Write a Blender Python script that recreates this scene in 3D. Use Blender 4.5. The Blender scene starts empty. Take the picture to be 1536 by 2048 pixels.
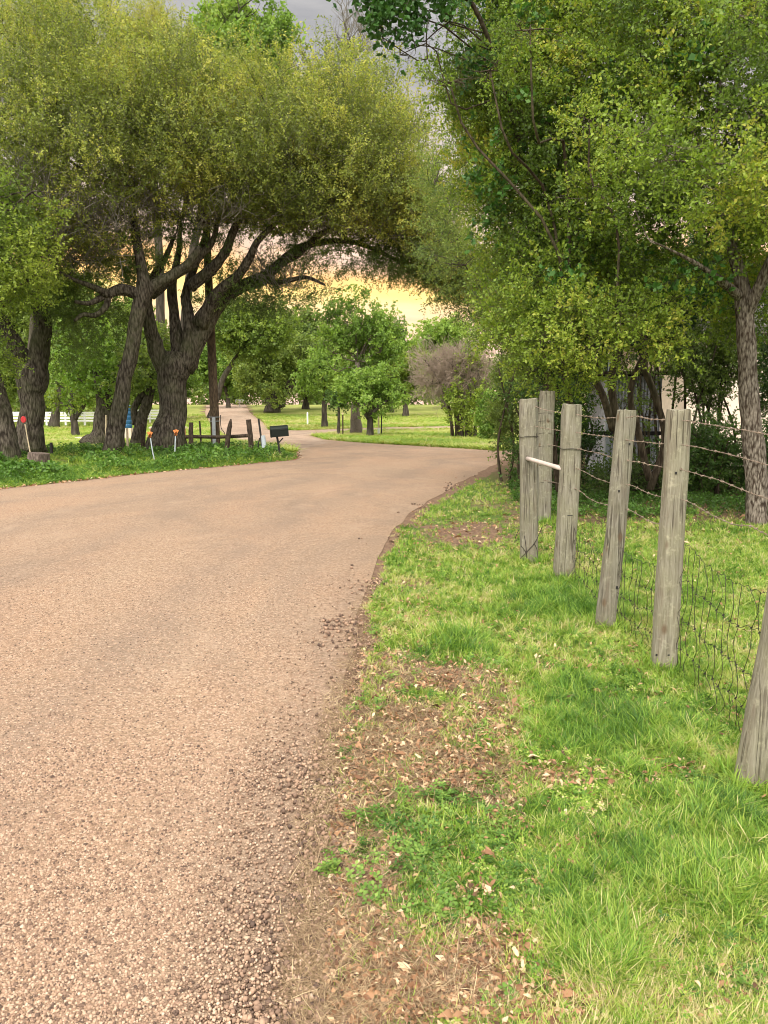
import bpy, math, random
import numpy as np
from mathutils import Vector, Matrix
from mathutils.geometry import delaunay_2d_cdt

SEED = 11
rng = np.random.default_rng(SEED)
random.seed(SEED)
scene = bpy.context.scene
COL = scene.collection

# ------------------------------------------------------------------ camera
CAM_H, FPX, HOR = 1.55, 1600.0, 778.0
TH = math.atan((1024 - HOR) / FPX)
cT, sT = math.cos(TH), math.sin(TH)
cam_d = bpy.data.cameras.new('camera')
cam = bpy.data.objects.new('camera', cam_d); COL.objects.link(cam)
cam.location = (0, 0, CAM_H); cam.rotation_euler = (math.pi / 2 - TH, 0, 0)
cam_d.sensor_fit = 'VERTICAL'; cam_d.sensor_height = 36; cam_d.lens = FPX / 2048 * 36
cam_d.clip_end = 2000; cam_d.clip_start = 0.05
scene.camera = cam

def ray(px, py):
    a = (px - 768) / FPX; b = (1024 - py) / FPX
    return np.array([a, cT + b * sT, -sT + b * cT])
def at(px, py, Y):
    d = ray(px, py); return np.array([0, 0, CAM_H]) + d * (Y / d[1])

# ------------------------------------------------------------------ terrain
KY = np.array([-60., 6, 25, 50, 75, 100, 112, 150, 400])
KZ = np.array([0., 0, -.45, -1.15, -1.0, -.62, -.62, -2.2, -6])
_m = np.gradient(KZ, KY); _m[0] = 0; _m[1] = 0
def terrain(x, y):
    x = np.asarray(x, float); y = np.asarray(y, float)
    yy = np.clip(y, KY[0], KY[-1]); i = np.clip(np.searchsorted(KY, yy) - 1, 0, len(KY) - 2)
    h = KY[i + 1] - KY[i]; t = (yy - KY[i]) / h
    z = (2*t**3-3*t**2+1)*KZ[i] + (t**3-2*t**2+t)*h*_m[i] + (-2*t**3+3*t**2)*KZ[i+1] + (t**3-t**2)*h*_m[i+1]
    return z
def G(px, py):
    d = ray(px, py); Y = 1.0
    f = lambda Y: CAM_H + d[2] * Y / d[1] - terrain(0, Y)
    while f(Y) > 0 and Y < 380: Y *= 1.02
    a, b = Y / 1.02, Y
    for _ in range(30):
        m = (a + b) / 2
        if f(m) > 0: a = m
        else: b = m
    p = at(px, py, b); return p
def g2(px, py):
    p = G(px, py); return (p[0], p[1])
def tz(x, y): return float(terrain(x, y))

# ------------------------------------------------------------------ noise
def _h(ix, iy, iz, s):
    n = (ix * 374761393 + iy * 668265263 + iz * 2147483647 + s * 144664633) & 0xffffffff
    n = ((n ^ (n >> 13)) * 1274126177) & 0xffffffff
    n = ((n ^ (n >> 15)) * 2246822519) & 0xffffffff
    return ((n ^ (n >> 16)) & 0xffffff) / float(0xffffff)
def vnoise(p, s=0):
    p = np.asarray(p, float)
    if p.shape[-1] == 2: p = np.concatenate([p, np.zeros(p.shape[:-1] + (1,))], -1)
    i = np.floor(p).astype(np.int64); f = p - i; u = f * f * (3 - 2 * f)
    r = 0
    for a in (0, 1):
        for b in (0, 1):
            for c in (0, 1):
                w = (u[..., 0] if a else 1 - u[..., 0]) * (u[..., 1] if b else 1 - u[..., 1]) * (u[..., 2] if c else 1 - u[..., 2])
                r = r + w * _h(i[..., 0] + a, i[..., 1] + b, i[..., 2] + c, s)
    return r
def fbm(p, s=0, o=3):
    p = np.asarray(p, float); r = 0; a = .5; t = 0
    for k in range(o):
        r = r + a * vnoise(p * 2 ** k, s + k * 7); t += a; a *= .5
    return r / t
def sstep(a, b, x):
    t = np.clip((x - a) / (b - a), 0, 1); return t * t * (3 - 2 * t)

# ------------------------------------------------------------------ objects
def prop(o, label=None, cat=None, group=None, kind=None):
    if label: o['label'] = label
    if cat: o['category'] = cat
    if group: o['group'] = group
    if kind: o['kind'] = kind
    return o
def empty(name, loc, label, cat, group=None):
    o = bpy.data.objects.new(name, None); COL.objects.link(o)
    o.location = tuple(float(v) for v in loc); o.empty_display_size = .2
    return prop(o, label, cat, group)
def mesh_np(name, V, F, mat, parent=None, attr=None, smooth=False, origin=None):
    """V (n,3) world coords, F (m,4) quads; attr dict name -> per-vertex float"""
    V = np.asarray(V, np.float32); F = np.asarray(F, np.int32)
    if parent is not None: V = V - np.array(parent.location, np.float32)
    elif origin is not None: V = V - np.asarray(origin, np.float32)
    me = bpy.data.meshes.new(name)
    me.vertices.add(len(V)); me.vertices.foreach_set('co', V.ravel())
    k = F.shape[1]
    me.loops.add(F.size); me.loops.foreach_set('vertex_index', F.ravel())
    me.polygons.add(len(F))
    me.polygons.foreach_set('loop_start', np.arange(0, F.size, k, dtype=np.int32))
    if smooth: me.polygons.foreach_set('use_smooth', np.ones(len(F), bool))
    me.update(calc_edges=True)
    if attr:
        for n, a in attr.items():
            at_ = me.attributes.new(n, 'FLOAT', 'POINT'); at_.data.foreach_set('value', np.asarray(a, np.float32))
    me.materials.append(mat)
    o = bpy.data.objects.new(name, me); COL.objects.link(o)
    if parent is not None: o.parent = parent
    elif origin is not None: o.location = tuple(float(v) for v in origin)
    return o

class MB:
    def __init__(s): s.v = []; s.f = []; s.n = 0
    def add(s, V, F):
        V = np.asarray(V, float); F = [tuple(i + s.n for i in f) for f in F]
        s.v.append(V); s.f += F; s.n += len(V)
    def box(s, c, size, R=None):
        x, y, z = [v / 2 for v in size]
        V = np.array([[-x,-y,-z],[x,-y,-z],[x,y,-z],[-x,y,-z],[-x,-y,z],[x,-y,z],[x,y,z],[-x,y,z]])
        if R is not None: V = V @ np.array(R).T
        s.add(V + np.array(c), [(0,3,2,1),(4,5,6,7),(0,1,5,4),(1,2,6,5),(2,3,7,6),(3,0,4,7)])
    def tube(s, P, r, n=6, cap=True, rough=0., seed=0, sq=None):
        P = np.asarray(P, float); m = len(P); r = np.broadcast_to(np.asarray(r, float), (m,))
        T = np.gradient(P, axis=0); T /= np.linalg.norm(T, axis=1)[:, None] + 1e-9
        ref = np.array([1., 0, 0]) if abs(T[0][0]) < .8 else np.array([0, 1., 0])
        A = []; a = ref - T[0] * ref.dot(T[0]); a /= np.linalg.norm(a)
        for k in range(m):
            a = a - T[k] * a.dot(T[k]); a /= np.linalg.norm(a) + 1e-9; A.append(a)
        A = np.array(A); B = np.cross(T, A)
        th = np.arange(n) / n * 2 * math.pi; c, q = np.cos(th), np.sin(th)
        if sq:
            w = (np.abs(c) ** sq + np.abs(q) ** sq) ** (-1 / sq); c = c * w; q = q * w
        off = A[:, None, :] * c[None, :, None] + B[:, None, :] * q[None, :, None]
        rr = np.repeat(r[:, None], n, 1)
        if rough:
            pn = (P[:, None, :] + off * rr[..., None]) / max(r.max(), 1e-3)
            rr = rr * (1 + rough * (fbm(pn * np.array([1.3, 1.3, .5]), seed, 3) - .5) * 2)
        V = (P[:, None, :] + off * rr[..., None]).reshape(-1, 3)
        F = []
        for k in range(m - 1):
            for j in range(n):
                j2 = (j + 1) % n; F.append((k*n+j, k*n+j2, (k+1)*n+j2, (k+1)*n+j))
        V = list(V)
        if cap:
            for k, rev in ((0, True), (m - 1, False)):
                V.append(P[k]); ci = len(V) - 1
                for j in range(n):
                    j2 = (j + 1) % n
                    F.append((ci, k*n+j2, k*n+j) if rev else (ci, k*n+j, k*n+j2))
        s.add(np.array(V), F)
    def build(s, name, mat, parent=None, smooth=False, origin=None, bevel=0):
        V = np.concatenate(s.v)
        o0 = np.array(parent.location) if parent is not None else (np.array(origin) if origin is not None else np.zeros(3))
        me = bpy.data.meshes.new(name)
        me.from_pydata((V - o0).tolist(), [], s.f)
        if smooth: me.polygons.foreach_set('use_smooth', [True] * len(me.polygons))
        me.materials.append(mat); me.update()
        o = bpy.data.objects.new(name, me); COL.objects.link(o)
        if parent is not None: o.parent = parent
        elif origin is not None: o.location = tuple(float(v) for v in origin)
        if bevel:
            b = o.modifiers.new('bevel', 'BEVEL'); b.width = bevel; b.segments = 2; b.limit_method = 'ANGLE'
        return o
def curve(pts, n=12):
    P = np.asarray(pts, float)
    if len(P) < 3: return np.array([P[0] + (P[-1] - P[0]) * t for t in np.linspace(0, 1, n)])
    Q = np.vstack([2 * P[0] - P[1], P, 2 * P[-1] - P[-2]]); out = []
    seg = len(P) - 1
    for t in np.linspace(0, seg, n):
        i = min(int(t), seg - 1); u = t - i
        a, b, c, d = Q[i], Q[i+1], Q[i+2], Q[i+3]
        out.append(.5 * ((2*b) + (-a+c)*u + (2*a-5*b+4*c-d)*u*u + (-a+3*b-3*c+d)*u**3))
    return np.array(out)

# ------------------------------------------------------------------ materials
def M(name):
    m = bpy.data.materials.new(name); m.use_nodes = True; nt = m.node_tree; nt.nodes.clear()
    return m, nt
class N:
    def __init__(s, nt): s.nt = nt
    def __call__(s, t, ins=None, **kw):
        n = s.nt.nodes.new(t)
        for k, v in kw.items(): setattr(n, k, v)
        for k, v in (ins or {}).items():
            if isinstance(v, bpy.types.NodeSocket): s.nt.links.new(v, n.inputs[k])
            else: n.inputs[k].default_value = v
        return n
    def ramp(s, fac, stops, interp='LINEAR'):
        n = s('ShaderNodeValToRGB', {'Fac': fac}); cr = n.color_ramp; cr.interpolation = interp
        while len(cr.elements) < len(stops): cr.elements.new(.5)
        for e, (p, c) in zip(cr.elements, stops): e.position = p; e.color = (*c, 1) if len(c) == 3 else c
        return n.outputs['Color']
    def math(s, op, a, b=0.0, clamp=False):
        n = s('ShaderNodeMath', operation=op, use_clamp=clamp)
        for k, v in ((0, a), (1, b)):
            if isinstance(v, bpy.types.NodeSocket): s.nt.links.new(v, n.inputs[k])
            else: n.inputs[k].default_value = v
        return n.outputs[0]
    def mix(s, fac, a, b, bt='MIX'):
        n = s('ShaderNodeMix', data_type='RGBA', blend_type=bt)
        for k, v in ((0, fac), (6, a), (7, b)):
            if isinstance(v, bpy.types.NodeSocket): s.nt.links.new(v, n.inputs[k])
            else: n.inputs[k].default_value = (*v, 1) if isinstance(v, tuple) and len(v) == 3 else v
        return n.outputs[2]
    def noise(s, vec, scale, detail=4, rough=.55, dist=0):
        return s('ShaderNodeTexNoise', {'Vector': vec, 'Scale': scale, 'Detail': detail, 'Roughness': rough, 'Distortion': dist}).outputs['Fac']
    def mapv(s, vec, sc):
        return s('ShaderNodeMapping', {'Vector': vec, 'Scale': sc}).outputs[0]
    def out(s, sh): s('ShaderNodeOutputMaterial', {'Surface': sh})
    def bump(s, h, st, dist):
        return s('ShaderNodeBump', {'Height': h, 'Strength': st, 'Distance': dist}).outputs[0]

def mat_leaf(name, stops, trans=.35, rough=.5, twig=(.10, .085, .06), spec=.3):
    m, nt = M(name); n = N(nt)
    v = n('ShaderNodeAttribute', attribute_name='v').outputs['Fac']
    st = [(0, twig), (.04, twig)] + [(.08 + .92 * p, c) for p, c in stops]
    c = n.ramp(v, st)
    p = n('ShaderNodeBsdfPrincipled', {'Base Color': c, 'Roughness': rough, 'Specular IOR Level': spec})
    t = n('ShaderNodeBsdfTranslucent', {'Color': n.mix(1.0, c, (1.15, 1.2, .6), 'MULTIPLY')})
    n.out(n('ShaderNodeMixShader', {0: trans, 1: p.outputs[0], 2: t.outputs[0]}).outputs[0])
    return m
def mat_bark(name, dark, light, sc=10, bump=.03, moss=(.10, .11, .05), mossf=.25):
    m, nt = M(name); n = N(nt)
    co = n('ShaderNodeTexCoord').outputs['Object']
    mv = n.mapv(co, (1, 1, .28))
    a = n.noise(mv, sc, 6, .65, .6); vo = n('ShaderNodeTexVoronoi', {'Vector': mv, 'Scale': sc * 1.6}, feature='F1').outputs['Distance']
    h = n.math('ADD', a, n.math('MULTIPLY', vo, -.5))
    c = n.ramp(h, [(.08, dark), (.45, tuple((x + y) / 2 for x, y in zip(dark, light))), (.75, light)])
    pt = n.ramp(n.noise(co, 1.7, 4), [(.45, (0, 0, 0)), (.7, (1, 1, 1))])
    c = n.mix(n.math('MULTIPLY', pt, mossf), c, moss)
    p = n('ShaderNodeBsdfPrincipled', {'Base Color': c, 'Roughness': .95, 'Specular IOR Level': .1, 'Normal': n.bump(h, 1, bump)})
    n.out(p.outputs[0]); return m
def mat_plain(name, col, rough=.6, metal=0, var=.25, sc=15, bump=.002, spec=.3):
    m, nt = M(name); n = N(nt)
    co = n('ShaderNodeTexCoord').outputs['Object']
    a = n.noise(co, sc, 5, .6)
    c = n.ramp(a, [(.3, tuple(x * (1 - var) for x in col)), (.7, tuple(min(1, x * (1 + var)) for x in col))])
    p = n('ShaderNodeBsdfPrincipled', {'Base Color': c, 'Roughness': rough, 'Metallic': metal, 'Specular IOR Level': spec, 'Normal': n.bump(a, .6, bump)})
    n.out(p.outputs[0]); return m
def mat_post(name, warm=0.):
    m, nt = M(name); n = N(nt)
    co = n('ShaderNodeTexCoord').outputs['Object']
    rn = n('ShaderNodeObjectInfo').outputs['Random']
    cv = n('ShaderNodeCombineXYZ', {0: n.math('MULTIPLY', rn, 7.), 1: 0., 2: n.math('MULTIPLY', rn, 31.)}).outputs[0]
    co = n('ShaderNodeVectorMath', {0: co, 1: cv}, operation='ADD').outputs[0]
    g = n.noise(n.mapv(co, (1, 1, .06)), 85, 6, .7, .3)
    g2_ = n.noise(n.mapv(co, (1, 1, .22)), 14, 5, .65, .8)
    b = n.noise(co, 6, 5, .65)
    c = n.ramp(g, [(.25, (.06, .05, .037)), (.42, (.135, .12, .09)), (.58, (.205, .185, .145)), (.8, (.31, .285, .23))])
    c = n.mix(n.ramp(b, [(.38, (0, 0, 0)), (.72, (.6, .6, .6))]), c, (.16, .15, .09))
    c = n.mix(n.ramp(n.noise(co, 24, 4, .7), [(.55, (0, 0, 0)), (.72, (.5, .5, .5))]), c, (.36, .335, .25))
    c = n.mix(n.ramp(g2_, [(.30, (.55, .55, .55)), (.46, (0, 0, 0))]), c, (.13, .10, .075))
    cr = n.noise(n.mapv(co, (1, 1, .025)), 20, 2, .5, .25)
    ck = n.ramp(cr, [(.480, (0, 0, 0)), (.495, (1, 1, 1)), (.502, (1, 1, 1)), (.515, (0, 0, 0))])
    ck = n.math('MULTIPLY', ck, n.ramp(n.noise(co, 2.6, 3), [(.48, (0, 0, 0)), (.58, (1, 1, 1))]))
    c = n.mix(n.math('MULTIPLY', ck, .75), c, (.07, .055, .04))
    # knots
    c = n.mix(1., c, n.ramp(rn, [(0, (.86, .88, .92)), (.5, (1.05, 1.06, 1.08)), (1, (1.22, 1.22, 1.2))]), 'MULTIPLY')
    kv = n('ShaderNodeTexVoronoi', {'Vector': n.mapv(co, (1, 1, .55)), 'Scale': 7.5}, feature='F1').outputs['Distance']
    c = n.mix(n.ramp(kv, [(.07, (.8, .8, .8)), (.15, (0, 0, 0))]), c, (.12, .08, .05))
    h = n.math('ADD', g, n.math('MULTIPLY', ck, -1.2))
    h = n.math('ADD', h, n.math('MULTIPLY', g2_, .8))
    p = n('ShaderNodeBsdfPrincipled', {'Base Color': c, 'Roughness': .9, 'Specular IOR Level': .15, 'Normal': n.bump(h, 1, .006)})
    n.out(p.outputs[0]); return m

# foliage palettes (0..1 along v)
L_olive = mat_leaf('olive_leaves', [(0, (.11, .14, .03)), (.4, (.22, .27, .05)), (.75, (.34, .37, .07)), (1, (.44, .42, .09))], .42, twig=(.15, .13, .10))
L_left = mat_leaf('fresh_green_leaves', [(0, (.08, .13, .025)), (.5, (.19, .27, .04)), (1, (.32, .38, .06))], .42)
L_bright = mat_leaf('bright_green_leaves', [(0, (.10, .18, .03)), (.5, (.20, .32, .055)), (1, (.32, .43, .09))], .4)
L_mid = mat_leaf('mid_green_leaves', [(0, (.07, .115, .028)), (.5, (.17, .24, .05)), (1, (.28, .34, .08))], .4)
L_dark = mat_leaf('dark_evergreen_leaves', [(0, (.02, .05, .012)), (.6, (.05, .11, .02)), (1, (.11, .19, .035))], .25)
L_right = mat_leaf('elm_leaves', [(0, (.07, .12, .022)), (.35, (.15, .23, .03)), (.7, (.25, .34, .045)), (.92, (.34, .38, .055)), (1, (.42, .40, .07))], .42)
L_vine = mat_leaf('vine_leaves', [(0, (.03, .085, .018)), (.6, (.07, .17, .03)), (1, (.16, .29, .05))], .3, .5, spec=.3)
L_bare = mat_leaf('bare_twigs', [(0, (.15, .125, .10)), (.7, (.22, .18, .14)), (1, (.20, .19, .07))], .1, twig=(.33, .25, .195))
L_oaktwig = mat_leaf('grey_oak_twigs', [(0, (.12, .11, .09)), (.7, (.17, .15, .12)), (1, (.16, .17, .06))], .1, twig=(.17, .15, .12))
L_weed = mat_leaf('weed_leaves', [(0, (.045, .10, .015)), (.5, (.09, .19, .03)), (1, (.18, .30, .05))], .35)
L_clover = mat_leaf('low_broadleaf_leaves', [(0, (.05, .12, .02)), (.6, (.13, .23, .035)), (1, (.24, .34, .07))], .3)
L_grass = mat_leaf('grass_blades', [(0, (.05, .12, .018)), (.3, (.14, .27, .03)), (.6, (.27, .39, .055)), (.82, (.42, .46, .11)), (1, (.58, .48, .27))], .35, .45, twig=(.4, .33, .2))
L_litter = mat_leaf('dead_leaves', [(0, (.07, .035, .02)), (.3, (.19, .09, .045)), (.65, (.38, .21, .11)), (.9, (.56, .39, .24)), (1, (.72, .60, .42))], .15, .6)
L_straw = mat_leaf('dry_straw', [(0, (.16, .10, .06)), (.5, (.32, .22, .13)), (1, (.56, .44, .27))], .2, .6)
L_stone = mat_leaf('loose_stone', [(0, (.07, .045, .035)), (.2, (.23, .145, .10)), (.55, (.38, .25, .17)), (.85, (.48, .345, .25)), (1, (.70, .58, .46))], 0., .85)
B_oak = mat_bark('oak_bark', (.028, .022, .017), (.23, .195, .155), 13, .05, (.10, .11, .05), .4)
B_pale = mat_bark('flaking_elm_bark', (.045, .032, .024), (.50, .43, .36), 34, .014, (.12, .08, .06), .3)
B_far = mat_bark('far_bark', (.04, .033, .027), (.15, .125, .10), 5, .05)
B_under = mat_bark('thicket_bark', (.03, .022, .015), (.15, .115, .08), 20, .015)
W_post = mat_post('weathered_post_wood')
W_dark = mat_bark('dark_old_wood', (.03, .022, .017), (.14, .105, .075), 22, .01, (.08, .08, .05), .1)
W_pole = mat_bark('creosoted_pole_wood', (.045, .032, .022), (.17, .12, .075), 16, .006, (.1, .09, .06), .1)
RUST = mat_plain('rusty_wire', (.22, .165, .125), .85, .1, .4, 60, .0005)
DARKW = mat_plain('dark_wire', (.035, .028, .024), .6, .4, .3, 60, .0005)
PIPE = mat_plain('pinkish_white_pipe', (.46, .38, .34), .7, 0, .12, 20, .0005)
WHITE = mat_plain('white_paint', (.78, .77, .74), .6, 0, .08)
GREY = mat_plain('grey_plastic', (.38, .42, .45), .5, 0, .12)
METAL = mat_plain('galvanised_metal', (.34, .36, .38), .45, .6, .15)
MBOX = mat_plain('dark_green_mailbox_paint', (.006, .010, .007), .45, .1, .3, 8, .001)
BLACK = mat_plain('black_painted_wood', (.018, .016, .015), .6, 0, .3)
ORANGE = mat_plain('orange_reflector', (.62, .20, .06), .4, 0, .1)
RED = mat_plain('red_reflector', (.72, .05, .06), .35, 0, .1)
STAKE = mat_plain('pale_stake_wood', (.55, .44, .30), .8, 0, .2)
BLUE = mat_plain('blue_plastic', (.02, .09, .19), .45, 0, .3)
BRICK = mat_plain('red_brick', (.36, .14, .09), .9, 0, .25, 25)
CAPST = mat_plain('pale_capstone', (.62, .50, .42), .9, 0, .15)
SIGN = mat_plain('street_sign_green', (.05, .36, .24), .4, 0, .08)
YEL = mat_plain('pale_yellow_sign', (.72, .62, .36), .5, 0, .1)
STUCCO = mat_plain('cream_wall', (.72, .60, .48), .9, 0, .1, 6)
TIN = mat_plain('grey_corrugated_tin', (.55, .55, .60), .7, .1, .25, 9)
ROOFM = mat_plain('dark_shingles', (.09, .08, .075), .9, 0, .3, 30, .01)
GLASS = mat_plain('dark_window_glass', (.03, .035, .04), .1, 0, .1, 3, .0, .6)

# ------------------------------------------------------------------ roads
def dense(P, step=.5, jit=0., seed=0):
    P = [np.array(p[:2], float) for p in P]; out = []
    for a, b in zip(P, P[1:] + P[:1]):
        L = np.linalg.norm(b - a); d = np.linalg.norm((a + b) / 2)
        st = max(.12, min(step * max(.25, d / 12), 6)); n = max(1, int(L / st))
        for k in range(n): out.append(a + (b - a) * k / n)
    out = np.array(out)
    if jit:
        d = np.clip(np.linalg.norm(out, axis=1) / 6, .4, 2.2)
        out = out + ((np.stack([fbm(out * 1.7, seed), fbm(out * 1.7, seed + 50)], 1) - .5) * 2 * jit * d[:, None])
    return out
edgeR = [(640,2048),(628,1900),(634,1750),(648,1600),(672,1450),(702,1320),(724,1230),(745,1150),(775,1080),(832,1020),(900,975),(960,945),(1005,921)]
ER = [g2(*p) for p in edgeR]
farR = [(1000,902),(870,894),(760,888),(700,884),(650,879)]
FR = [g2(*p) for p in farR]
edgeL = [(600,916),(590,921),(520,927),(420,936),(300,947),(150,964),(0,980),(-300,1022),(-900,1150)]
EL = [g2(*p) for p in edgeL]
road_poly = [(ER[0][0] + .25, -3), (.5, -30)][::-1] + ER + [(8.5, 24.5), (14, 24.9), (60, 22), (60, 29), (14, 30.3), (8.5, 29.5)] + FR + [g2(606, 893)] + EL + [(-7.6, -4), (-7.5, -30)]
laneL = [(413,811),(411,830),(424,850),(446,868),(478,884),(540,891),(585,899),(600,909)]
laneT = [(602,861),(535,860),(526,846),(499,824),(491,811)]
lane_poly = [g2(*p) for p in laneL] + [g2(640,904), g2(700,893), g2(690,886), g2(652,880), g2(621,871)] + \
            [g2(690,863), g2(780,859.5), g2(900,857), g2(1000,856), g2(1400,855)] + \
            [g2(1400,851), g2(1000,851.5), g2(900,852.5), g2(780,855), g2(690,857.5)] + [g2(*p) for p in laneT] + [(-22, 135), (-27.5, 135)]
RP = dense(road_poly, .5, .06, 3); LP = dense(lane_poly, .9, .05, 9)
def seg_dist(P, Q):
    """signed distance (positive outside) from P (n,2) to polygon Q"""
    out = np.empty(len(P)); A = Q; B = np.roll(Q, -1, 0)
    for s in range(0, len(P), 20000):
        p = P[s:s+20000, None, :]; ab = (B - A)[None]; ap = p - A[None]
        t = np.clip((ap * ab).sum(-1) / ((ab ** 2).sum(-1) + 1e-12), 0, 1)
        d = np.sqrt((((ap - ab * t[..., None])) ** 2).sum(-1).min(1))
        y = P[s:s+20000, 1][:, None]; x = P[s:s+20000, 0][:, None]
        c = ((A[None, :, 1] > y) != (B[None, :, 1] > y)) & (x < (B[None, :, 0] - A[None, :, 0]) * (y - A[None, :, 1]) / (B[None, :, 1] - A[None, :, 1] + 1e-12) + A[None, :, 0])
        ins = c.sum(1) % 2 == 1
        out[s:s+20000] = np.where(ins, -d, d)
    return out
def sheet(name, poly, h, mat):
    pts = [Vector(p) for p in poly]; n = len(pts)
    lo = poly.min(0); hi = poly.max(0); extra = []
    y = lo[1]
    while y < hi[1]:
        st = max(.35, abs(y) * .045); x = max(lo[0], -30)
        while x < min(hi[0], 62): extra.append((x + random.uniform(-.1, .1), y)); x += st
        y += st
    extra = np.array(extra); extra = extra[seg_dist(extra, poly) < -.12]
    pts += [Vector(p) for p in extra]
    vs, es, fs, *_ = delaunay_2d_cdt(pts, [(i, (i + 1) % n) for i in range(n)], [], 1, 1e-5)
    V = np.array([(v.x, v.y, 0) for v in vs]); cen = np.array([np.mean(V[list(f)], 0)[:2] for f in fs])
    keep = seg_dist(cen, poly) < 0
    d = -seg_dist(V[:, :2], poly)
    V[:, 2] = terrain(V[:, 0], V[:, 1]) + .005 + (h - .005) * sstep(0, .35, d)
    me = bpy.data.meshes.new(name); F = [tuple(f) for f, k in zip(fs, keep) if k]
    F = [f if np.cross(V[f[1]] - V[f[0]], V[f[2]] - V[f[0]])[2] > 0 else f[::-1] for f in F]
    me.from_pydata(V.tolist(), [], F)
    a = me.attributes.new('edge', 'FLOAT', 'POINT'); a.data.foreach_set('value', d.astype(np.float32))
    me.polygons.foreach_set('use_smooth', [True] * len(F))
    me.materials.append(mat); o = bpy.data.objects.new(name, me); COL.objects.link(o)
    return prop(o, kind='structure')
def mat_road(name, tint, red):
    m, nt = M(name); n = N(nt)
    co = n('ShaderNodeTexCoord').outputs['Object']
    wv = n('ShaderNodeVectorMath', {0: co, 1: n('ShaderNodeTexNoise', {'Vector': co, 'Scale': 60.}).outputs['Color']}, operation='MULTIPLY_ADD')
    wv.inputs[1].default_value = (1, 1, 1)
    vor = n('ShaderNodeTexVoronoi', {'Vector': co, 'Scale': 120., 'Randomness': 1.}, feature='F1')
    rnd = n('ShaderNodeSeparateColor', {0: vor.outputs['Color']}).outputs[0]
    stone = n.ramp(rnd, [(0, (.17, .11, .08)), (.16, (.25, .16, .11)), (.5, (.37, .24, .165)), (.82, (.46, .32, .225)), (1, (.62, .50, .39))])
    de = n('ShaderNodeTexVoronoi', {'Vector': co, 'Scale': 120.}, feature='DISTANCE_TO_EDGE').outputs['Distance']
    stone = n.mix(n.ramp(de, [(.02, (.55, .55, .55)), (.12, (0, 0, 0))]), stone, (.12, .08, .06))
    ed = n('ShaderNodeAttribute', attribute_name='edge').outputs['Fac']
    big = n.noise(n.mapv(co, (1, .35, 1)), .9, 5, .6, .4)
    mid = n.noise(co, 4.5, 5, .65)
    base = n.mix(n.ramp(big, [(.35, (0, 0, 0)), (.65, (1, 1, 1))]), tint, red)
    # dusty film fills between the stones, thinner in the wheel tracks
    dust = n.math('MULTIPLY', n.ramp(mid, [(.3, (.25, .25, .25)), (.7, (.8, .8, .8))]), .75)
    c = n.mix(dust, stone, base)
    trk = n.ramp(n.math('MULTIPLY', ed, .25), [(0, (0, 0, 0)), (.02, (.5, .5, .5)), (.1, (.0, .0, .0)), (.22, (0, 0, 0)), (.34, (.9, .9, .9)), (.46, (0, 0, 0)), (.6, (0, 0, 0)), (.72, (.8, .8, .8)), (.84, (0, 0, 0))])
    c = n.mix(n.math('MULTIPLY', trk, n.ramp(n.noise(co, 1.3, 4), [(.3, (0, 0, 0)), (.7, (.8, .8, .8))])), c, (.23, .17, .13))
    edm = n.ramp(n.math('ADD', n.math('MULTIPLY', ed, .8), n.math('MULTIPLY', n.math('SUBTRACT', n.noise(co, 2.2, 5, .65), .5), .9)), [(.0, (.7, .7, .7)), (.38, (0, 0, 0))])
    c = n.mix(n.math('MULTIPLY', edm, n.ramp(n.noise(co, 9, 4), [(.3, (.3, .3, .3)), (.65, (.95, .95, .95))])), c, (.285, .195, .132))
    stn = n.ramp(n.noise(n.mapv(co, (1, .5, 1)), .55, 6, .7, .8), [(.46, (0, 0, 0)), (.66, (.7, .7, .7))])
    c = n.mix(stn, c, (.24, .175, .13))
    sp = n.noise(co, 42, 4, .8)
    c = n.mix(1., c, n.ramp(sp, [(.3, (.62, .60, .58)), (.5, (1, 1, 1)), (.68, (1.32, 1.32, 1.32))]), 'MULTIPLY')
    lt = n.ramp(n.noise(n.mapv(co, (.8, .4, 1)), 1.9, 5, .7, .5), [(.55, (0, 0, 0)), (.75, (.5, .5, .5))])
    c = n.mix(lt, c, (.44, .315, .225))
    h = n.math('ADD', n.math('MULTIPLY', n.math('MINIMUM', de, .25), 2.2), n.math('MULTIPLY', rnd, .5))
    h = n.math('ADD', h, n.math('MULTIPLY', mid, 1.2))
    p = n('ShaderNodeBsdfPrincipled', {'Base Color': c, 'Roughness': .92, 'Specular IOR Level': .15, 'Normal': n.bump(h, 1, .005)})
    n.out(p.outputs[0]); return m
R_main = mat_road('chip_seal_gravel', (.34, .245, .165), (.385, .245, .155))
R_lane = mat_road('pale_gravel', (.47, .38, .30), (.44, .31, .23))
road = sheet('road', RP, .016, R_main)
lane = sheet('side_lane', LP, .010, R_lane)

# ------------------------------------------------------------------ ground cover fields
def patch(px, py, rx, ry, w=1.):
    c = G(px, py); a = G(px, py - ry)[1]; b = G(px, py + ry)[1]
    return (c[0], c[1], rx * c[1] / FPX, max(.05, (a - b) / 2), w)
LITTER = [patch(*p) for p in [(930,1065,120,34,1),(1040,1040,60,25,.9),(1000,1010,90,22,.8),(1090,1110,90,24,.7),(860,1110,60,18,.6),(1150,1080,60,20,.6),(900,1365,95,34,1),(965,1470,75,70,.9),(860,1540,150,70,.55),(1120,1565,80,26,.8),(1000,1640,60,50,.8),(960,1790,60,40,.8),
          (1010,1900,90,70,1),(880,1980,190,90,.9),(1200,1560,130,22,.6),(1340,1540,60,20,.7),(840,1230,60,20,.5),(800,1440,90,40,.4),(1085,2030,120,50,.8),(1230,1420,70,25,.35),(1250,1330,60,20,.4),(1400,1440,90,20,.4),(1120,1340,80,20,.3)]]
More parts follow.
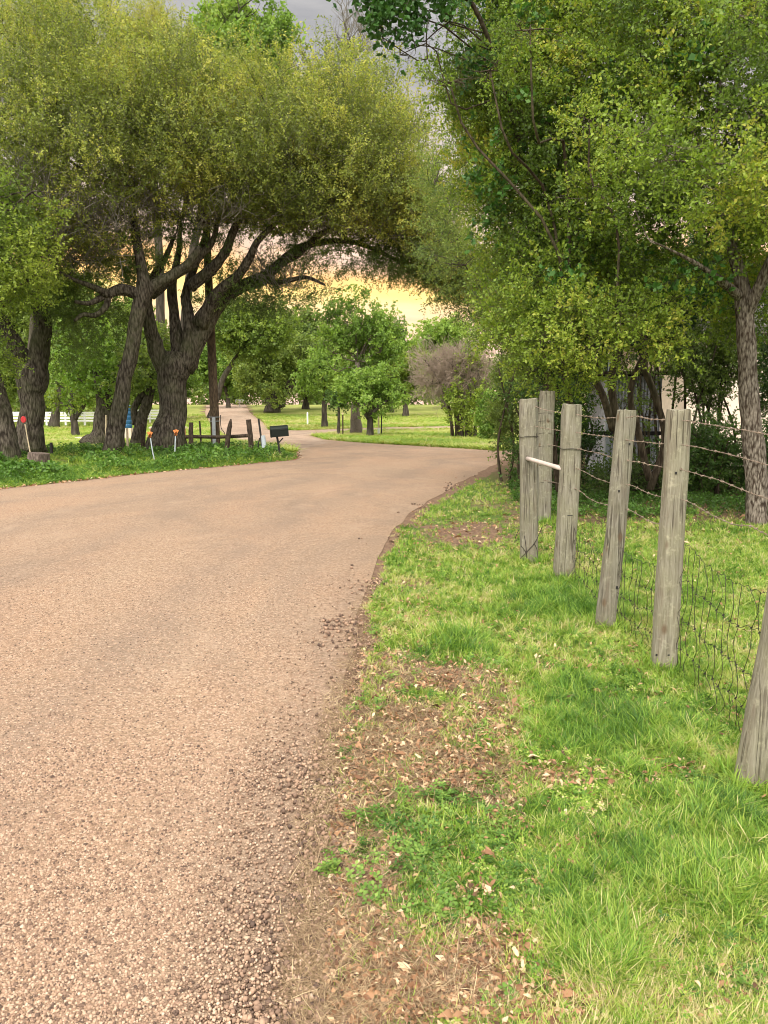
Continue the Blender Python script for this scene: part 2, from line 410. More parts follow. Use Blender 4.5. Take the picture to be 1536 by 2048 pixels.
BARE = [patch(*p) for p in [(790,1340,80,45,.8),(820,1480,130,85,.95),(930,1370,100,36,.8),(880,1560,150,80,.9),(990,1430,60,50,.6),(740,1590,80,80,.9),(830,1170,40,10,.8),(830,1960,190,90,1),(980,1890,50,40,.6),(700,1950,80,100,.9),
         (1005,1480,30,60,.5),(1110,1570,60,16,.5),(930,1065,110,25,.7)]]
LUSH = [patch(*p) for p in [(1150,1215,120,50,1),(1250,1470,170,60,1),(1160,1400,90,40,.6),(930,1290,60,22,1),(1350,1750,250,120,.5),(1200,1900,150,100,.6),(1450,1650,100,60,.8),(1060,1200,60,30,.6),(1390,1350,60,30,.7)]]
CLOV = [patch(*p) for p in [(930,1610,70,26,1),(1000,1630,60,22,.8),(760,1665,80,22,.7),(720,1750,60,35,.7),(900,1780,130,50,.9),(1000,1740,110,50,.5),(1290,1740,60,25,.7),(1450,1690,110,50,.6),(860,1830,50,22,1),(830,1390,30,12,1),(920,1290,60,22,1),
        (660,1510,45,20,.6),(1080,1290,60,20,.8),(830,1690,120,30,.5),(1100,1850,90,50,.4),(1450,1850,100,80,.3)]]
def pf(P, L, soft=.5):
    r = np.zeros(len(P)); nz = (fbm(P * 7, 77) - .5) * 1.3
    for cx, cy, rx, ry, w in L:
        q = ((P[:, 0] - cx) / rx) ** 2 + ((P[:, 1] - cy) / ry) ** 2
        r = np.maximum(r, w * sstep(1 + soft, 1 - soft, np.sqrt(q) + nz))
    return r
def fields(P):
    d = np.minimum(seg_dist(P, RP), seg_dist(P, LP)); y = P[:, 1]; x = P[:, 0]
    nz = fbm(P * 5, 5) - .5
    right = x > -1.2
    w = np.where(right & (y < 12), np.interp(y, [0, 2, 3.4, 3.9, 6, 12], [.42, .42, .30, .14, .08, .25]), .25)
    strip = sstep(w * 1.3, w * .4, d + nz * w * 1.6)
    bare = np.maximum(strip, pf(P, BARE))
    return d, bare

# ground sheet
def axis(segs):
    out = []
    for a, b, n in segs: out += list(np.linspace(a, b, n, endpoint=False))
    return np.array(sorted(set(np.round(out, 4))))
gx = axis([(-400,-60,14),(-60,-14,46),(-14,-1.,52),(-1.,4.5,90),(4.5,16,40),(16,60,40),(60,401,15)])
gy = axis([(-60,0,20),(0,1.5,8),(1.5,9,120),(9,32,70),(32,120,80),(120,401,26)])
X, Y_ = np.meshgrid(gx, gy); P2 = np.stack([X.ravel(), Y_.ravel()], 1)
d0, bare0 = fields(P2)
lit0 = pf(P2, LITTER)
V = np.column_stack([P2, terrain(P2[:, 0], P2[:, 1])])
near = sstep(.02, .25, d0) * (P2[:, 1] < 34) * (P2[:, 1] > 0)
V[:, 2] += near * (fbm(P2 * 3, 31) - .45) * .03
nx, ny = len(gx), len(gy)
I = np.arange(nx * ny).reshape(ny, nx)
F = np.stack([I[:-1, :-1], I[:-1, 1:], I[1:, 1:], I[1:, :-1]], -1).reshape(-1, 4)
def mat_ground():
    m, nt = M('grassy_ground'); n = N(nt)
    co = n('ShaderNodeTexCoord').outputs['Object']
    bare = n('ShaderNodeAttribute', attribute_name='bare').outputs['Fac']
    lawn = n('ShaderNodeAttribute', attribute_name='lawn').outputs['Fac']
    floor_mix = n('ShaderNodeAttribute', attribute_name='floor').outputs['Fac']
    s1 = n.noise(co, 22, 6, .7); s2 = n.noise(co, 130, 3, .6)
    soil = n.ramp(s1, [(.25, (.07, .043, .028)), (.45, (.16, .10, .067)), (.6, (.26, .165, .11)), (.8, (.38, .26, .175))])
    soil = n.mix(n.ramp(s2, [(.35, (.5, .5, .5)), (.6, (0, 0, 0))]), soil, (.09, .06, .045))
    g1 = n.noise(co, 38, 5, .7)
    gr = n.ramp(g1, [(.25, (.03, .05, .012)), (.5, (.09, .14, .03)), (.75, (.19, .24, .05))])
    l1 = n.noise(n.mapv(co, (1, .4, 1)), .35, 5, .6, .5); l2 = n.noise(co, 9, 6, .75)
    lw = n.ramp(l1, [(.3, (.17, .21, .045)), (.5, (.25, .27, .07)), (.7, (.31, .30, .10))])
    lw = n.mix(1., lw, n.ramp(l2, [(.25, (.55, .6, .5)), (.6, (1, 1, 1)), (.8, (1.2, 1.15, 1.1))]), 'MULTIPLY')
    gr = n.mix(lawn, gr, lw)
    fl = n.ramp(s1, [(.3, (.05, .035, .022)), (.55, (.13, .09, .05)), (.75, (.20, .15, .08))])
    gr = n.mix(floor_mix, gr, fl)  # brown floor colour beneath the thicket and the left oaks
    bf = n.ramp(n.math('ADD', bare, n.math('MULTIPLY', n.math('SUBTRACT', n.noise(co, 17, 5, .7), .5), .9)), [(.3, (0, 0, 0)), (.55, (1, 1, 1))])
    c = n.mix(bf, gr, soil)
    h = n.math('ADD', s1, n.math('MULTIPLY', s2, .4))
    p = n('ShaderNodeBsdfPrincipled', {'Base Color': c, 'Roughness': .95, 'Specular IOR Level': .1, 'Normal': n.bump(h, 1, .02)})
    n.out(p.outputs[0]); return m
fx, fy = P2[:, 0], P2[:, 1]
lawn0 = sstep(17, 27, fy)
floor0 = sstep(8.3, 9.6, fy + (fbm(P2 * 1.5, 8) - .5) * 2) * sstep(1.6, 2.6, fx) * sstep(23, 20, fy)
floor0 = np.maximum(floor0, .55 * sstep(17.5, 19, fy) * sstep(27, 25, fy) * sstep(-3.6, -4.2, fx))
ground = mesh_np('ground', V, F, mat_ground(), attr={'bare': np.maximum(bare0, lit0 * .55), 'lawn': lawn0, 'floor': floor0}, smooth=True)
prop(ground, kind='structure')
def gz(P):
    d = seg_dist(P, RP)
    nr = sstep(.02, .25, np.minimum(d, seg_dist(P, LP))) * (P[:, 1] < 34) * (P[:, 1] > 0)
    return terrain(P[:, 0], P[:, 1]) + nr * (fbm(P * 3, 31) - .45) * .03

# ------------------------------------------------------------------ instancing
def frames(D, spin=None):
    D = D / (np.linalg.norm(D, axis=1)[:, None] + 1e-9); n = len(D)
    r = rng.normal(size=(n, 3)); X = np.cross(r, D); X /= np.linalg.norm(X, axis=1)[:, None] + 1e-9
    Yv = np.cross(D, X); return np.stack([X, Yv, D], -1)     # columns
def instance(T, P, R, S, vv, jitter=.12):
    """T list of (verts, faces, vflag[0 twig..1 leaf], leafjit). Returns V,F,v"""
    n = len(P); idx = rng.integers(0, len(T), n); Vs = []; Fs = []; As = []; off = 0
    for k, (tv, tf, fl, lj) in enumerate(T):
        w = np.where(idx == k)[0]
        if not len(w): continue
        s = S[w]; s = s[:, None] if s.ndim == 1 else s
        loc = tv[None] * (s[:, None, :] if s.shape[1] == 3 else s[:, None])
        W = np.einsum('nij,nvj->nvi', R[w], loc) + P[w][:, None]
        nv = len(tv)
        Vs.append(W.reshape(-1, 3).astype(np.float32))
        Fs.append((tf[None] + (np.arange(len(w)) * nv)[:, None, None] + off).reshape(-1, 4)); off += nv * len(w)
        a = np.clip(.1 + .9 * (vv[w][:, None] + lj[None] * jitter), .09, 1)
        As.append(np.where(fl[None] > .5, a, 0).ravel())
    return np.concatenate(Vs), np.concatenate(Fs), np.concatenate(As)

def spray_template(nleaf, leaf, wid, subs=3, seed=0, droop=.1, bare=False, stemw=.012, broad=False):
    r = np.random.default_rng(seed); V = []; Fc = []; fl = []; lj = []
    def add(v, f, flag, j):
        o = len(V); V.extend(v); Fc.extend([tuple(i + o for i in q) for q in f]); fl.extend([flag] * len(v)); lj.extend([j] * len(v))
    def stem(a, b, w0, w1):
        a = np.array(a); b = np.array(b); t = b - a; t = t / np.linalg.norm(t)
        u = np.cross(t, [0, 1, .3]); u /= np.linalg.norm(u); w = np.cross(t, u)
        v = [a + (u * math.cos(k * 2.094) + w * math.sin(k * 2.094)) * w0 for k in range(3)] + [b + (u * math.cos(k * 2.094) + w * math.sin(k * 2.094)) * w1 for k in range(3)]
        add(v, [(0, 1, 4, 3), (1, 2, 5, 4), (2, 0, 3, 5)], 0, 0)
    def leafq(p, d, s):
        d = d / np.linalg.norm(d); sd = np.cross(d, r.normal(size=3)); sd /= np.linalg.norm(sd); up = np.cross(sd, d)
        L = leaf * s; w = wid * s
        add([p, p + d * L * .45 + sd * w * .5 + up * L * .06, p + d * L + up * r.uniform(-.1, .05) * L, p + d * L * .45 - sd * w * .5 + up * L * .06], [(0, 1, 2, 3)], 1, r.normal())
    shoots = [(np.zeros(3), np.array([0, 0, 1.]), 1.)]
    for k in range(subs):
        t = .15 + .6 * k / max(1, subs - 1) + r.uniform(-.05, .05); a = r.uniform(0, 6.28); dd = np.array([math.cos(a), math.sin(a), 1.0 + r.uniform(-.3, .4)])
        shoots.append((np.array([0, 0, t]), dd / np.linalg.norm(dd), r.uniform(.35, .6)))
    per = max(2, nleaf // len(shoots))
    for p0, d, L in shoots:
        bend = r.normal(size=3) * .12 * L; bend[2] -= droop * L; mid = p0 + d * L * .5 + bend * .3; end = p0 + d * L + bend
        stem(p0, mid, stemw, stemw * .7); stem(mid, end, stemw * .7, stemw * .35)
        if bare:
            for k in range(per):
                t = r.uniform(.2, 1); q = p0 + (end - p0) * t; dd = d + r.normal(size=3) * .7; dd /= np.linalg.norm(dd)
                stem(q, q + dd * r.uniform(.1, .3), stemw * .45, stemw * .2)
            continue
        for k in range(per):
            t = .12 + .88 * (k + r.uniform(0, .6)) / per; t = min(t, 1)
            q = (p0 + (mid - p0) * t * 2) if t < .5 else mid + (end - mid) * (t - .5) * 2
            a = r.uniform(0, 6.28); side = np.array([math.cos(a), math.sin(a), 0]); dd = d * r.uniform(.3, 1.) + side * .9; dd[2] -= .2 * r.random()
            leafq(q, dd, r.uniform(.7, 1.25))
    return np.array(V), np.array(Fc), np.array(fl, float), np.array(lj)
T_fine = [spray_template(40, .11, .055, 4, s, .0, stemw=.005) for s in range(7)]
T_leafy = [spray_template(28, .16, .095, 3, 20 + s, .15, stemw=.008) for s in range(7)]
T_vine = [spray_template(12, .30, .24, 2, 40 + s, .5, stemw=.010) for s in range(5)]
T_far = [spray_template(16, .28, .19, 3, 60 + s, .05, stemw=.010) for s in range(6)]
T_bare = [spray_template(14, .1, .1, 4, 80 + s, .0, bare=True, stemw=.011) for s in range(5)]

def crown_points(lobes, L, cover, upw, hole=.40, gapscale=1.4, shell=.45):
    Ps = []; Ds = []
    for (px, py, rx, ry, Y, dr) in lobes:
        c = at(px, py, Y); ax = np.array([rx * Y / FPX, dr, ry * Y / FPX]); Lp = L * FPX / Y
        n = int(cover * math.pi * rx * ry / (Lp * Lp * .18)) + 6
        u = rng.normal(size=(n, 3)); u /= np.linalg.norm(u, axis=1)[:, None]
        rr = rng.random(n) ** shell; p = c + u * ax * rr[:, None] * (1 + .18 * rng.normal(size=(n, 1)))
        keep = fbm(p * gapscale, 3, 2) > hole
        p = p[keep]; u = u[keep]
        d = u * .75 + np.array([0, 0, upw]) + rng.normal(size=u.shape) * .45
        Ps.append(p); Ds.append(d)
    return np.concatenate(Ps), np.concatenate(Ds)

def make_tree(name, label, trunks, lobes, Tm, L, leafmat, barkmat, cover=3., upw=.6, group=None, cat='tree', sides=10, vbias=.4, vamp=.7, hole=.40, sub=7,
              bare_lobes=(), ground_base=None, extra=None, rough=.22, brad=.035, crown_name='crown', gapscale=1.4, twig=True, jit=.12):
    """trunks: list of (list of (px,py,r_px), Y or [Y0..], n)"""
    tb = MB(); skel = []
    base = None
    for ti, (pl, Y) in enumerate(trunks):
        Ys = np.linspace(Y[0], Y[1], len(pl)) if isinstance(Y, (tuple, list)) else [Y] * len(pl)
        W = np.array([at(p[0], p[1], yy) for p, yy in zip(pl, Ys)]); R = np.array([p[2] * yy / FPX for p, yy in zip(pl, Ys)])
        if ti == 0:
            base = np.array([W[0][0], W[0][1], tz(W[0][0], W[0][1])]); W[0][2] = base[2] - .15
        n = max(6, len(pl) * 4)
        P = curve(W, n); r = np.interp(np.linspace(0, len(pl) - 1, n), range(len(pl)), R)
        wob = (np.stack([fbm(P * 1.1, 90 + k) for k in range(3)], 1) - .5) * r[:, None] * .9; wob[0] = 0
        P = P + wob
        tb.tube(P, r, sides + (6 if R.max() > .3 else 0), True, rough, ti + 5)
        skel.append(P[len(P) // 4 if ti == 0 else 0:])
    S = np.concatenate(skel)
    for (px, py, rx, ry, Y, dr) in list(lobes) + list(bare_lobes):
        c = at(px, py, Y)
        dd = np.linalg.norm((S - c) * np.array([1, 1, 1.0]), axis=1) + np.maximum(0, S[:, 2] - c[2]) * 1.5
        s = S[dd.argmin()]; ln = np.linalg.norm(c - s)
        if ln > .15:
            side = rng.normal(size=3) * ln * .10
            P = curve([s, s + (c - s) * .4 + side + np.array([0, 0, ln * .06]), s + (c - s) * .75 - side * .5, c], 9)
            r0 = brad * (.4 + min(ln, 5) * .35); tb.tube(P, np.linspace(r0, r0 * .45, 9), 6)
        else: r0 = brad
        ax = np.array([rx * Y / FPX, dr, ry * Y / FPX])
        for k in range(sub):
            u = rng.normal(size=3); u /= np.linalg.norm(u); u[2] = abs(u[2]) * .8 + .1 if upw > 0 else u[2]
            e = c + u * ax * .92; side = rng.normal(size=3) * .12 * np.linalg.norm(ax)
            P = curve([c, c + (e - c) * .5 + side, e], 6); tb.tube(P, np.linspace(r0 * .42, r0 * .08, 6), 4, False)
            if twig:
                for j in range(3):
                    q = P[random.randint(2, 5)]; e2 = q + rng.normal(size=3) * ax * .4 + u * ax * .25
                    tb.tube(curve([q, (q + e2) / 2 + rng.normal(size=3) * .05, e2], 4), np.linspace(r0 * .16, r0 * .04, 4), 3, False)
    root = empty(name, base, label, cat, group)
    tb.build('trunk', barkmat, root, smooth=True)
    if lobes:
        P, D = crown_points(lobes, L, cover, upw, hole, gapscale)
        v = np.clip(vbias + vamp * ((fbm(P * .9, 12, 2) - .5) * 1.3 + (fbm(P * 2.3, 14, 2) - .5) * 1.0) + rng.normal(size=len(P)) * .10, 0, 1)
        Vv, Ff, a = instance(Tm, P, frames(D), L * rng.uniform(.7, 1.25, len(P)), v, jit)
        mesh_np(crown_name, Vv, Ff, leafmat, root, {'v': a})
    if bare_lobes:
        P, D = crown_points(bare_lobes, L * 1.3, cover * .9, upw, .3)
        Vv, Ff, a = instance(T_bare, P, frames(D), L * 1.6 * rng.uniform(.7, 1.3, len(P)), rng.random(len(P)))
        mesh_np('bare_twigs', Vv, Ff, L_bare if not lobes else L_oaktwig, root, {'v': a})
    if extra:
        for nm, lob, T2, L2, mat2, cov2, up2, vb in extra:
            P, D = crown_points(lob, L2, cov2, up2, hole)
            v = np.clip(vb + (fbm(P * 1.2, 44, 3) - .5) + rng.normal(size=len(P)) * .1, 0, 1)
            Vv, Ff, a = instance(T2, P, frames(D), L2 * rng.uniform(.7, 1.25, len(P)), v)
            mesh_np(nm, Vv, Ff, mat2, root, {'v': a})
    return root

# ------------------------------------------------------------------ left oaks
SPREAD_L = [(430,290,150,110,25,3.2),(560,240,130,90,26,3),(325,215,140,100,24,3),(700,290,130,105,25,3),(610,370,150,62,24,2.8),(470,370,130,58,23.5,2.6),(755,385,105,70,25,2.4),
            (690,205,95,72,27,2.5),(790,290,66,80,26,2),(400,200,140,75,27,3),(560,310,160,80,24,3),(380,330,120,70,23,2.5),(690,420,120,45,24.5,2),(830,430,60,50,25.5,1.6),
            (880,525,75,40,26,1.5),(950,590,65,32,27,1.3),(640,445,110,34,24,1.6),(790,470,85,40,25,1.4),(560,425,70,28,24,1.4),(860,470,80,45,25,1.6),(910,550,80,42,26,1.4),(780,400,90,60,25,2),(480,440,100,34,24,1.4),(360,430,90,40,23.5,1.4),(600,455,80,26,24.5,1.4),(690,460,90,30,24.5,1.4)]
make_tree('oak_tree', 'massive many-limbed oak whose dark boughs arch over the far road', [
    ([(340,908,50),(341,885,37),(343,850,30),(345,800,27),(346,760,29),(348,728,33),(350,705,26)], 25),
    ([(332,745,18),(312,700,17),(299,655,13),(292,610,11),(300,565,9),(330,520,6),(350,470,3)], (25, 24)),
    ([(352,735,15),(354,680,13),(348,620,10),(345,570,9),(356,510,6),(362,440,3)], (25, 25.5)),
    ([(360,730,16),(380,680,14),(378,630,11),(372,590,9),(388,540,7),(404,490,5),(424,430,3)], (25, 25)),
    ([(364,735,23),(396,675,21),(428,620,16),(470,585,13),(525,555,11),(568,520,9),(610,492,7),(690,482,5),(770,508,4),(850,555,3),(930,600,2)], (25, 26.5)),
    ([(400,650,18),(438,585,11),(478,548,9),(500,515,8),(520,478,6),(560,440,3)], (25, 24)),
    ([(382,575,12),(415,545,11),(450,500,9),(470,455,7),(500,400,5)], (24.7, 24)),
    ([(300,590,12),(345,555,10),(390,525,8),(425,480,6),(440,420,3)], (24.4, 24)),
    ([(560,525,9),(600,505,7),(640,470,6),(700,440,4),(760,420,3)], (25.5, 24.5)),
    ([(520,555,7),(560,565,5),(610,555,4),(650,570,2)], (25.5, 25)),
    ([(800,520,5),(870,560,4),(940,590,3),(1010,635,2)], (26.3, 27)),
  ], SPREAD_L, T_fine, .68, L_olive, B_oak, cover=7.2, upw=1.2, sub=6, sides=12, vbias=.5, vamp=1.25, hole=.37, brad=.038, jit=.2,
  bare_lobes=[(400,440,110,14,23,.8),(680,470,110,12,24.5,.8),(560,575,60,12,25,.6),(700,90,26,30,29,.8)],
  extra=[('lower_foliage', [(430,450,60,26,24.5,.9),(560,462,50,20,25,.8),(320,475,44,40,24,.8),(490,590,66,24,25,.8),(445,525,34,26,25,.7),(560,592,60,24,25.5,.8),(650,566,40,16,26,.6),(700,500,90,30,26,.9),(780,520,80,34,26,.9),(630,480,60,16,25.5,.7),(850,510,80,44,25.5,.9),(900,560,66,46,26,.9),(950,598,60,38,26.5,.8),(1000,628,44,26,27,.8),(600,515,46,18,25,.6),(410,610,26,18,25.6,.4),(260,500,50,40,23.5,.8),(530,540,30,16,25.4,.4)], T_fine, .5, L_mid, 5.0, -.1, .22)])
LEAN_L = [(150,190,140,105,23,3),(60,290,120,110,22,2.6),(180,340,115,85,22,2.6),(235,430,80,50,23,2),(110,440,95,55,22,2.2),(250,250,90,70,22,2.2),(270,370,70,50,22,2),(150,520,85,42,22.5,1.6)]
make_tree('oak_tree', 'slender dark oak leaning right, in front of the massive arching oak', [
    ([(220,918,28),(227,895,20),(235,840,17),(247,780,16),(257,720,14),(268,670,13),(282,620,14),(288,575,14),(280,520,10),(268,450,7),(262,380,5)], 23),
    ([(284,588,13),(245,580,11),(215,588,9),(190,575,6),(150,560,4),(110,540,3)], (23, 22)),
    ([(218,588,7),(212,612,6),(190,630,5),(165,628,4),(148,642,3)], (22.7, 22.3)),
    ([(215,590,7),(180,605,5),(150,603,3)], (22.7, 22)),
    ([(284,600,13),(300,575,12),(330,556,10),(372,530,8),(400,495,6)], (23, 23.5)),
  ], LEAN_L, T_fine, .64, L_olive, B_oak, cover=6.8, upw=1.1, sub=6, vbias=.48, vamp=1.25, hole=.37, brad=.038, jit=.2,
  bare_lobes=[(110,500,90,45,22,1.5),(210,470,80,35,22.5,1.5),(60,420,60,40,21.5,1.2)],
  extra=[('lower_foliage', [(180,620,70,50,24,1.2),(120,570,70,50,23.5,1.2),(230,530,50,50,24,1),(150,680,45,45,25,1),(225,640,30,50,25,.8)], T_fine, .5, L_mid, 4.0, -.1, .3)])
make_tree('oak_tree', 'broad forked oak standing behind the stump with red-topped stick', [
    ([(58,912,42),(60,890,29),(62,850,24),(62,800,23),(62,760,32),(60,725,30)], 24.5),
    ([(52,745,22),(36,700,18),(14,655,15),(-12,610,12),(-40,550,9)], (24.5, 23.5)),
    ([(72,740,22),(84,690,19),(84,640,17),(74,590,14),(60,540,10),(45,480,7)], (24.5, 24)),
  ], [(-30,560,90,70,23,2),(40,500,80,60,22.5,2),(100,550,55,40,23,1.4),(10,560,50,36,23,1.2),(-60,430,110,100,23,2.5),(-40,300,110,110,23,2.5),(-70,660,70,50,23,1.6)], T_fine, .5, L_left, B_oak, cover=4.2, upw=.5, sub=7, vbias=.5, brad=.04, jit=.2)
make_tree('oak_tree', 'leaning oak trunk cut by the left edge, bright green hanging leaves', [
    ([(18,908,30),(10,880,24),(4,840,20),(-6,790,18),(-22,730,16),(-50,650,13)], 21.5),
  ], [(-40,560,100,70,19.5,1.8),(20,520,75,60,19,1.4),(60,560,40,34,19.5,.9),(-20,440,110,60,19.5,1.6),(30,410,60,40,19,1.2),(-30,720,55,40,20,.9)], T_leafy, .42, L_left, B_oak, cover=4, upw=.2, sub=6, vbias=.62, brad=.04)
make_tree('oak_tree', 'dark trunk with flared foot behind the slender leaning oak', [
    ([(192,898,34),(198,870,24),(203,830,20),(206,790,18),(200,740,14)], 31), ([(206,800,14),(226,770,11),(240,730,8)], (31, 31)), ([(232,893,10),(232,850,9),(226,800,8)], 31.4),
  ], [(190,740,70,45,31,2),(240,770,40,30,31,1.3),(140,760,45,34,31,1.5),(170,690,70,50,32,2),(250,700,50,45,32,1.6)], T_far, .55, L_bright, B_oak, cover=2.4, upw=.1, vbias=.5, brad=.05)
make_tree('oak_tree', 'small twin-stemmed dark tree left of the massive trunk', [
    ([(270,900,18),(276,870,13),(285,830,11),(296,795,10),(305,760,7)], 29), ([(272,850,8),(268,820,7),(278,798,7),(290,785,6)], 29),
  ], [(290,740,48,38,29,1.5),(320,770,28,24,29,1.),(260,775,30,22,29,1.),(300,690,45,40,30,1.4)], T_far, .5, L_mid, B_oak, cover=2.6, upw=.1, vbias=.55, brad=.04)

# ------------------------------------------------------------------ trees farther off
def auto_lobes(cx, top, bot, hw, Y, k=11, seed=0, depth=None):
    r = np.random.default_rng(seed); out = []; cy = (top + bot) / 2; hh = (bot - top) / 2
    for i in range(k):
        a = 2.4 * i + r.uniform(-.4, .4); q = math.sqrt((i + .5) / k) * .72
        x = cx + math.cos(a) * hw * q; y = cy + math.sin(a) * hh * q
        s = r.uniform(.30, .46); out.append((x, y, hw * s, hh * s * 1.0, Y + r.uniform(-.5, .5) * hw * Y / FPX * .8, hw * s * Y / FPX))
    return out
def far_tree(name, label, cx, top, bot, hw, Y, bx, by, br, mat, T=None, L=None, cover=2.3, k=11, seed=0, vb=.5, upw=.3, group=None, cat='tree', hole=.40, extra_tr=(), bark=None, bare=False, sub=4):
    T = T or T_far; L = L or max(.40, Y * .0112)
    lob = auto_lobes(cx, top, bot, hw, Y, k, seed); my = bot - (bot - top) * .35
    tr = [([(bx, by, br * 1.4), (bx + (cx-bx)*.1, by - (by - my) * .2, br), (bx + (cx - bx) * .4, by - (by - my) * .6, br * .85), (cx, my, br * .5)], Y)] + list(extra_tr)
    return make_tree(name, label, tr, [] if bare else lob, T, L, mat, bark or B_far, cover=cover, upw=upw, group=group, cat=cat, sides=8, vbias=vb, hole=hole, sub=sub, brad=.05 if Y > 35 else .04, twig=False, gapscale=.9, bare_lobes=lob if bare else ())
far_tree('shade_tree', 'bright green leafy tree left of the small roundish tree at the bend', 648, 690, 800, 52, 58, 649, 838, 5, L_bright, seed=1, vb=.6, cover=3)
far_tree('shade_tree', 'tall airy tree with pale trunk reaching into the yellow sky', 715, 590, 795, 88, 49, 710, 856, 9, L_bright, seed=2, k=15, vb=.35, cover=2.0, hole=.45, bark=B_pale)
far_tree('shade_tree', 'low round-crowned tree with forked dark trunk beside the street sign', 748, 738, 832, 76, 45, 739, 858, 6, L_bright, seed=3, vb=.5, k=13, cover=2.4, L=.5, extra_tr=[([(738,838,5),(725,818,4),(712,800,3)], 45), ([(740,836,5),(756,815,4),(775,800,3)], 45)])
far_tree('sapling', 'small dark green sapling on the lawn beside the trail marker post', 677, 778, 824, 22, 47, 677, 853, 3, L_dark, seed=4, vb=.8, k=6, L=.4)
far_tree('shade_tree', 'yellowish green tree behind the round-crowned tree, left of brown shrub', 800, 690, 800, 68, 76, 812, 826, 5, L_left, seed=5, vb=.5, k=12, cover=3)
far_tree('cedar_tree', 'dark cedar crown below the peach sky, left of the dome-shaped tree', 780, 655, 760, 42, 84, 782, 822, 5, L_dark, seed=6, vb=.3, cover=3)
far_tree('shade_tree', 'light green dome-shaped crown rising above the bare brown tree', 890, 640, 760, 70, 92, 890, 818, 6, L_bright, seed=7, vb=.7, cover=3.4)
far_tree('bare_tree', 'bare brown twiggy tree with many leaning stems at the bend', 905, 685, 815, 78, 43, 918, 874, 5, L_bare, seed=8, k=14, bare=True, cover=3.8, L=.5, bark=B_under, sub=9, hole=.2,
         extra_tr=[([(905+i*9,876,3.5),(902+i*10,840,3),(888+i*16,780,2.5),(850+i*26,720,1.5)], 43 + i*.2) for i in range(6)])
far_tree('shrub', 'tall yellow-green shrub growing through the bare brown tree', 945, 715, 868, 48, 42, 938, 876, 4, L_left, seed=9, vb=.75, cover=1.9, L=.45, cat='shrub', hole=.44, extra_tr=[([(925+i*8,878,3),(925+i*9,840,2.5),(930+i*12,790,2)], 42) for i in range(4)])
far_tree('shrub', 'leafy green bush at the road bend beside the thicket', 985, 790, 884, 32, 38, 985, 885, 2, L_bright, seed=10, vb=.45, cover=2.4, L=.4, cat='shrub')
far_tree('live_oak', 'big grey-green live oak with several trunks right of the rising road', 545, 640, 800, 90, 84, 543, 812, 13, L_mid, seed=11, vb=.55, k=15, cover=3, extra_tr=[([(562,814,9),(566,790,8),(575,760,6)], 84), ([(556,812,6),(572,790,5),(592,760,4)], 84)])
far_tree('live_oak', 'leafy tree over the crest of the rising road behind the pole', 440, 668, 796, 66, 96, 457, 808, 4, L_bright, seed=12, vb=.3, k=13, cover=3.2)
far_tree('live_oak', 'shadowy trees just left of the bright green lawn tree', 612, 625, 800, 52, 92, 612, 818, 6, L_mid, seed=13, vb=.35, k=13, cover=3.4)
far_tree('live_oak', 'rounded olive tree between the arching bough and the far lawn', 500, 600, 720, 95, 72, 420, 850, 6, L_left, seed=14, vb=.3, k=14, cover=3)
far_tree('fruit_tree', 'small spreading tree with dark forked trunk in front of white rails', 140, 745, 828, 56, 46, 150, 862, 7, L_left, seed=15, vb=.45, L=.5, k=10, extra_tr=[([(150,838,5),(138,818,4),(122,804,3)], 46), ([(151,838,5),(165,815,4),(172,802,3)], 46)])
far_tree('live_oak', 'dense green tree filling the gap right of the forked oak', 165, 560, 790, 95, 58, 105, 850, 8, L_mid, seed=16, vb=.45, k=16, cover=3.2)
far_tree('live_oak', 'fresh green tree seen between slender oak and massive oak', 262, 600, 790, 60, 66, 250, 842, 7, L_bright, seed=17, vb=.35, k=14, cover=3)
far_tree('live_oak', 'green tree behind the forked oak at the left edge', 15, 560, 800, 100, 62, -30, 845, 9, L_mid, seed=18, vb=.55, k=16, cover=3)
far_tree('live_oak', 'low green tree right behind the massive trunk and white rails', 345, 705, 800, 55, 70, 352, 838, 5, L_bright, seed=19, vb=.3, k=12, cover=3)
far_tree('pecan_tree', 'very tall bright green tree topping the olive canopy', 480, -25, 240, 112, 40, 345, 872, 9, L_bright, seed=20, vb=.55, k=18, cover=3.2, L=.6)
far_tree('pecan_tree', 'high thinly leaved olive tree in the top left corner', 120, -40, 230, 190, 38, 55, 875, 9, L_olive, seed=21, vb=.75, k=22, cover=2.4, L=.55, T=T_fine, upw=.9, hole=.45)
far_tree('pecan_tree', 'high olive tree between the corner tree and tallest bright crown', 290, 5, 220, 90, 37, 330, 880, 9, L_olive, seed=22, vb=.85, k=16, cover=2.6, L=.55, T=T_fine, upw=.9)

def woods():
    lob = []; r = np.random.default_rng(5)
    for i in range(46):
        x = -420 + i * 40 + r.uniform(-12, 12); Y = r.uniform(118, 145); top = r.uniform(700, 745) if not (780 < x < 1000) else r.uniform(735, 765)
        lob.append((x, (top + 800) / 2, 36, (800 - top) / 2 + 12, Y, 4))
    for i in range(40):
        x = -600 + i * 22; Y = r.uniform(84, 100); lob.append((x, r.uniform(770, 795), 30, 26, Y, 2.5)) if x < 330 or x > 620 else None
    P, D = crown_points(lob, 1.7, 2.6, .3, .3, .5)
    v = np.clip(.4 + (fbm(P * .25, 12, 3) - .5) * 1.4, 0, 1)
    Vv, Ff, a = instance(T_far, P, frames(D), 1.7 * rng.uniform(.7, 1.3, len(P)), v)
    o = mesh_np('woods', Vv, Ff, L_mid, None, {'v': a}); prop(o, 'distant line of woods closing the view beyond the lawns', 'woods', kind='stuff')
woods()

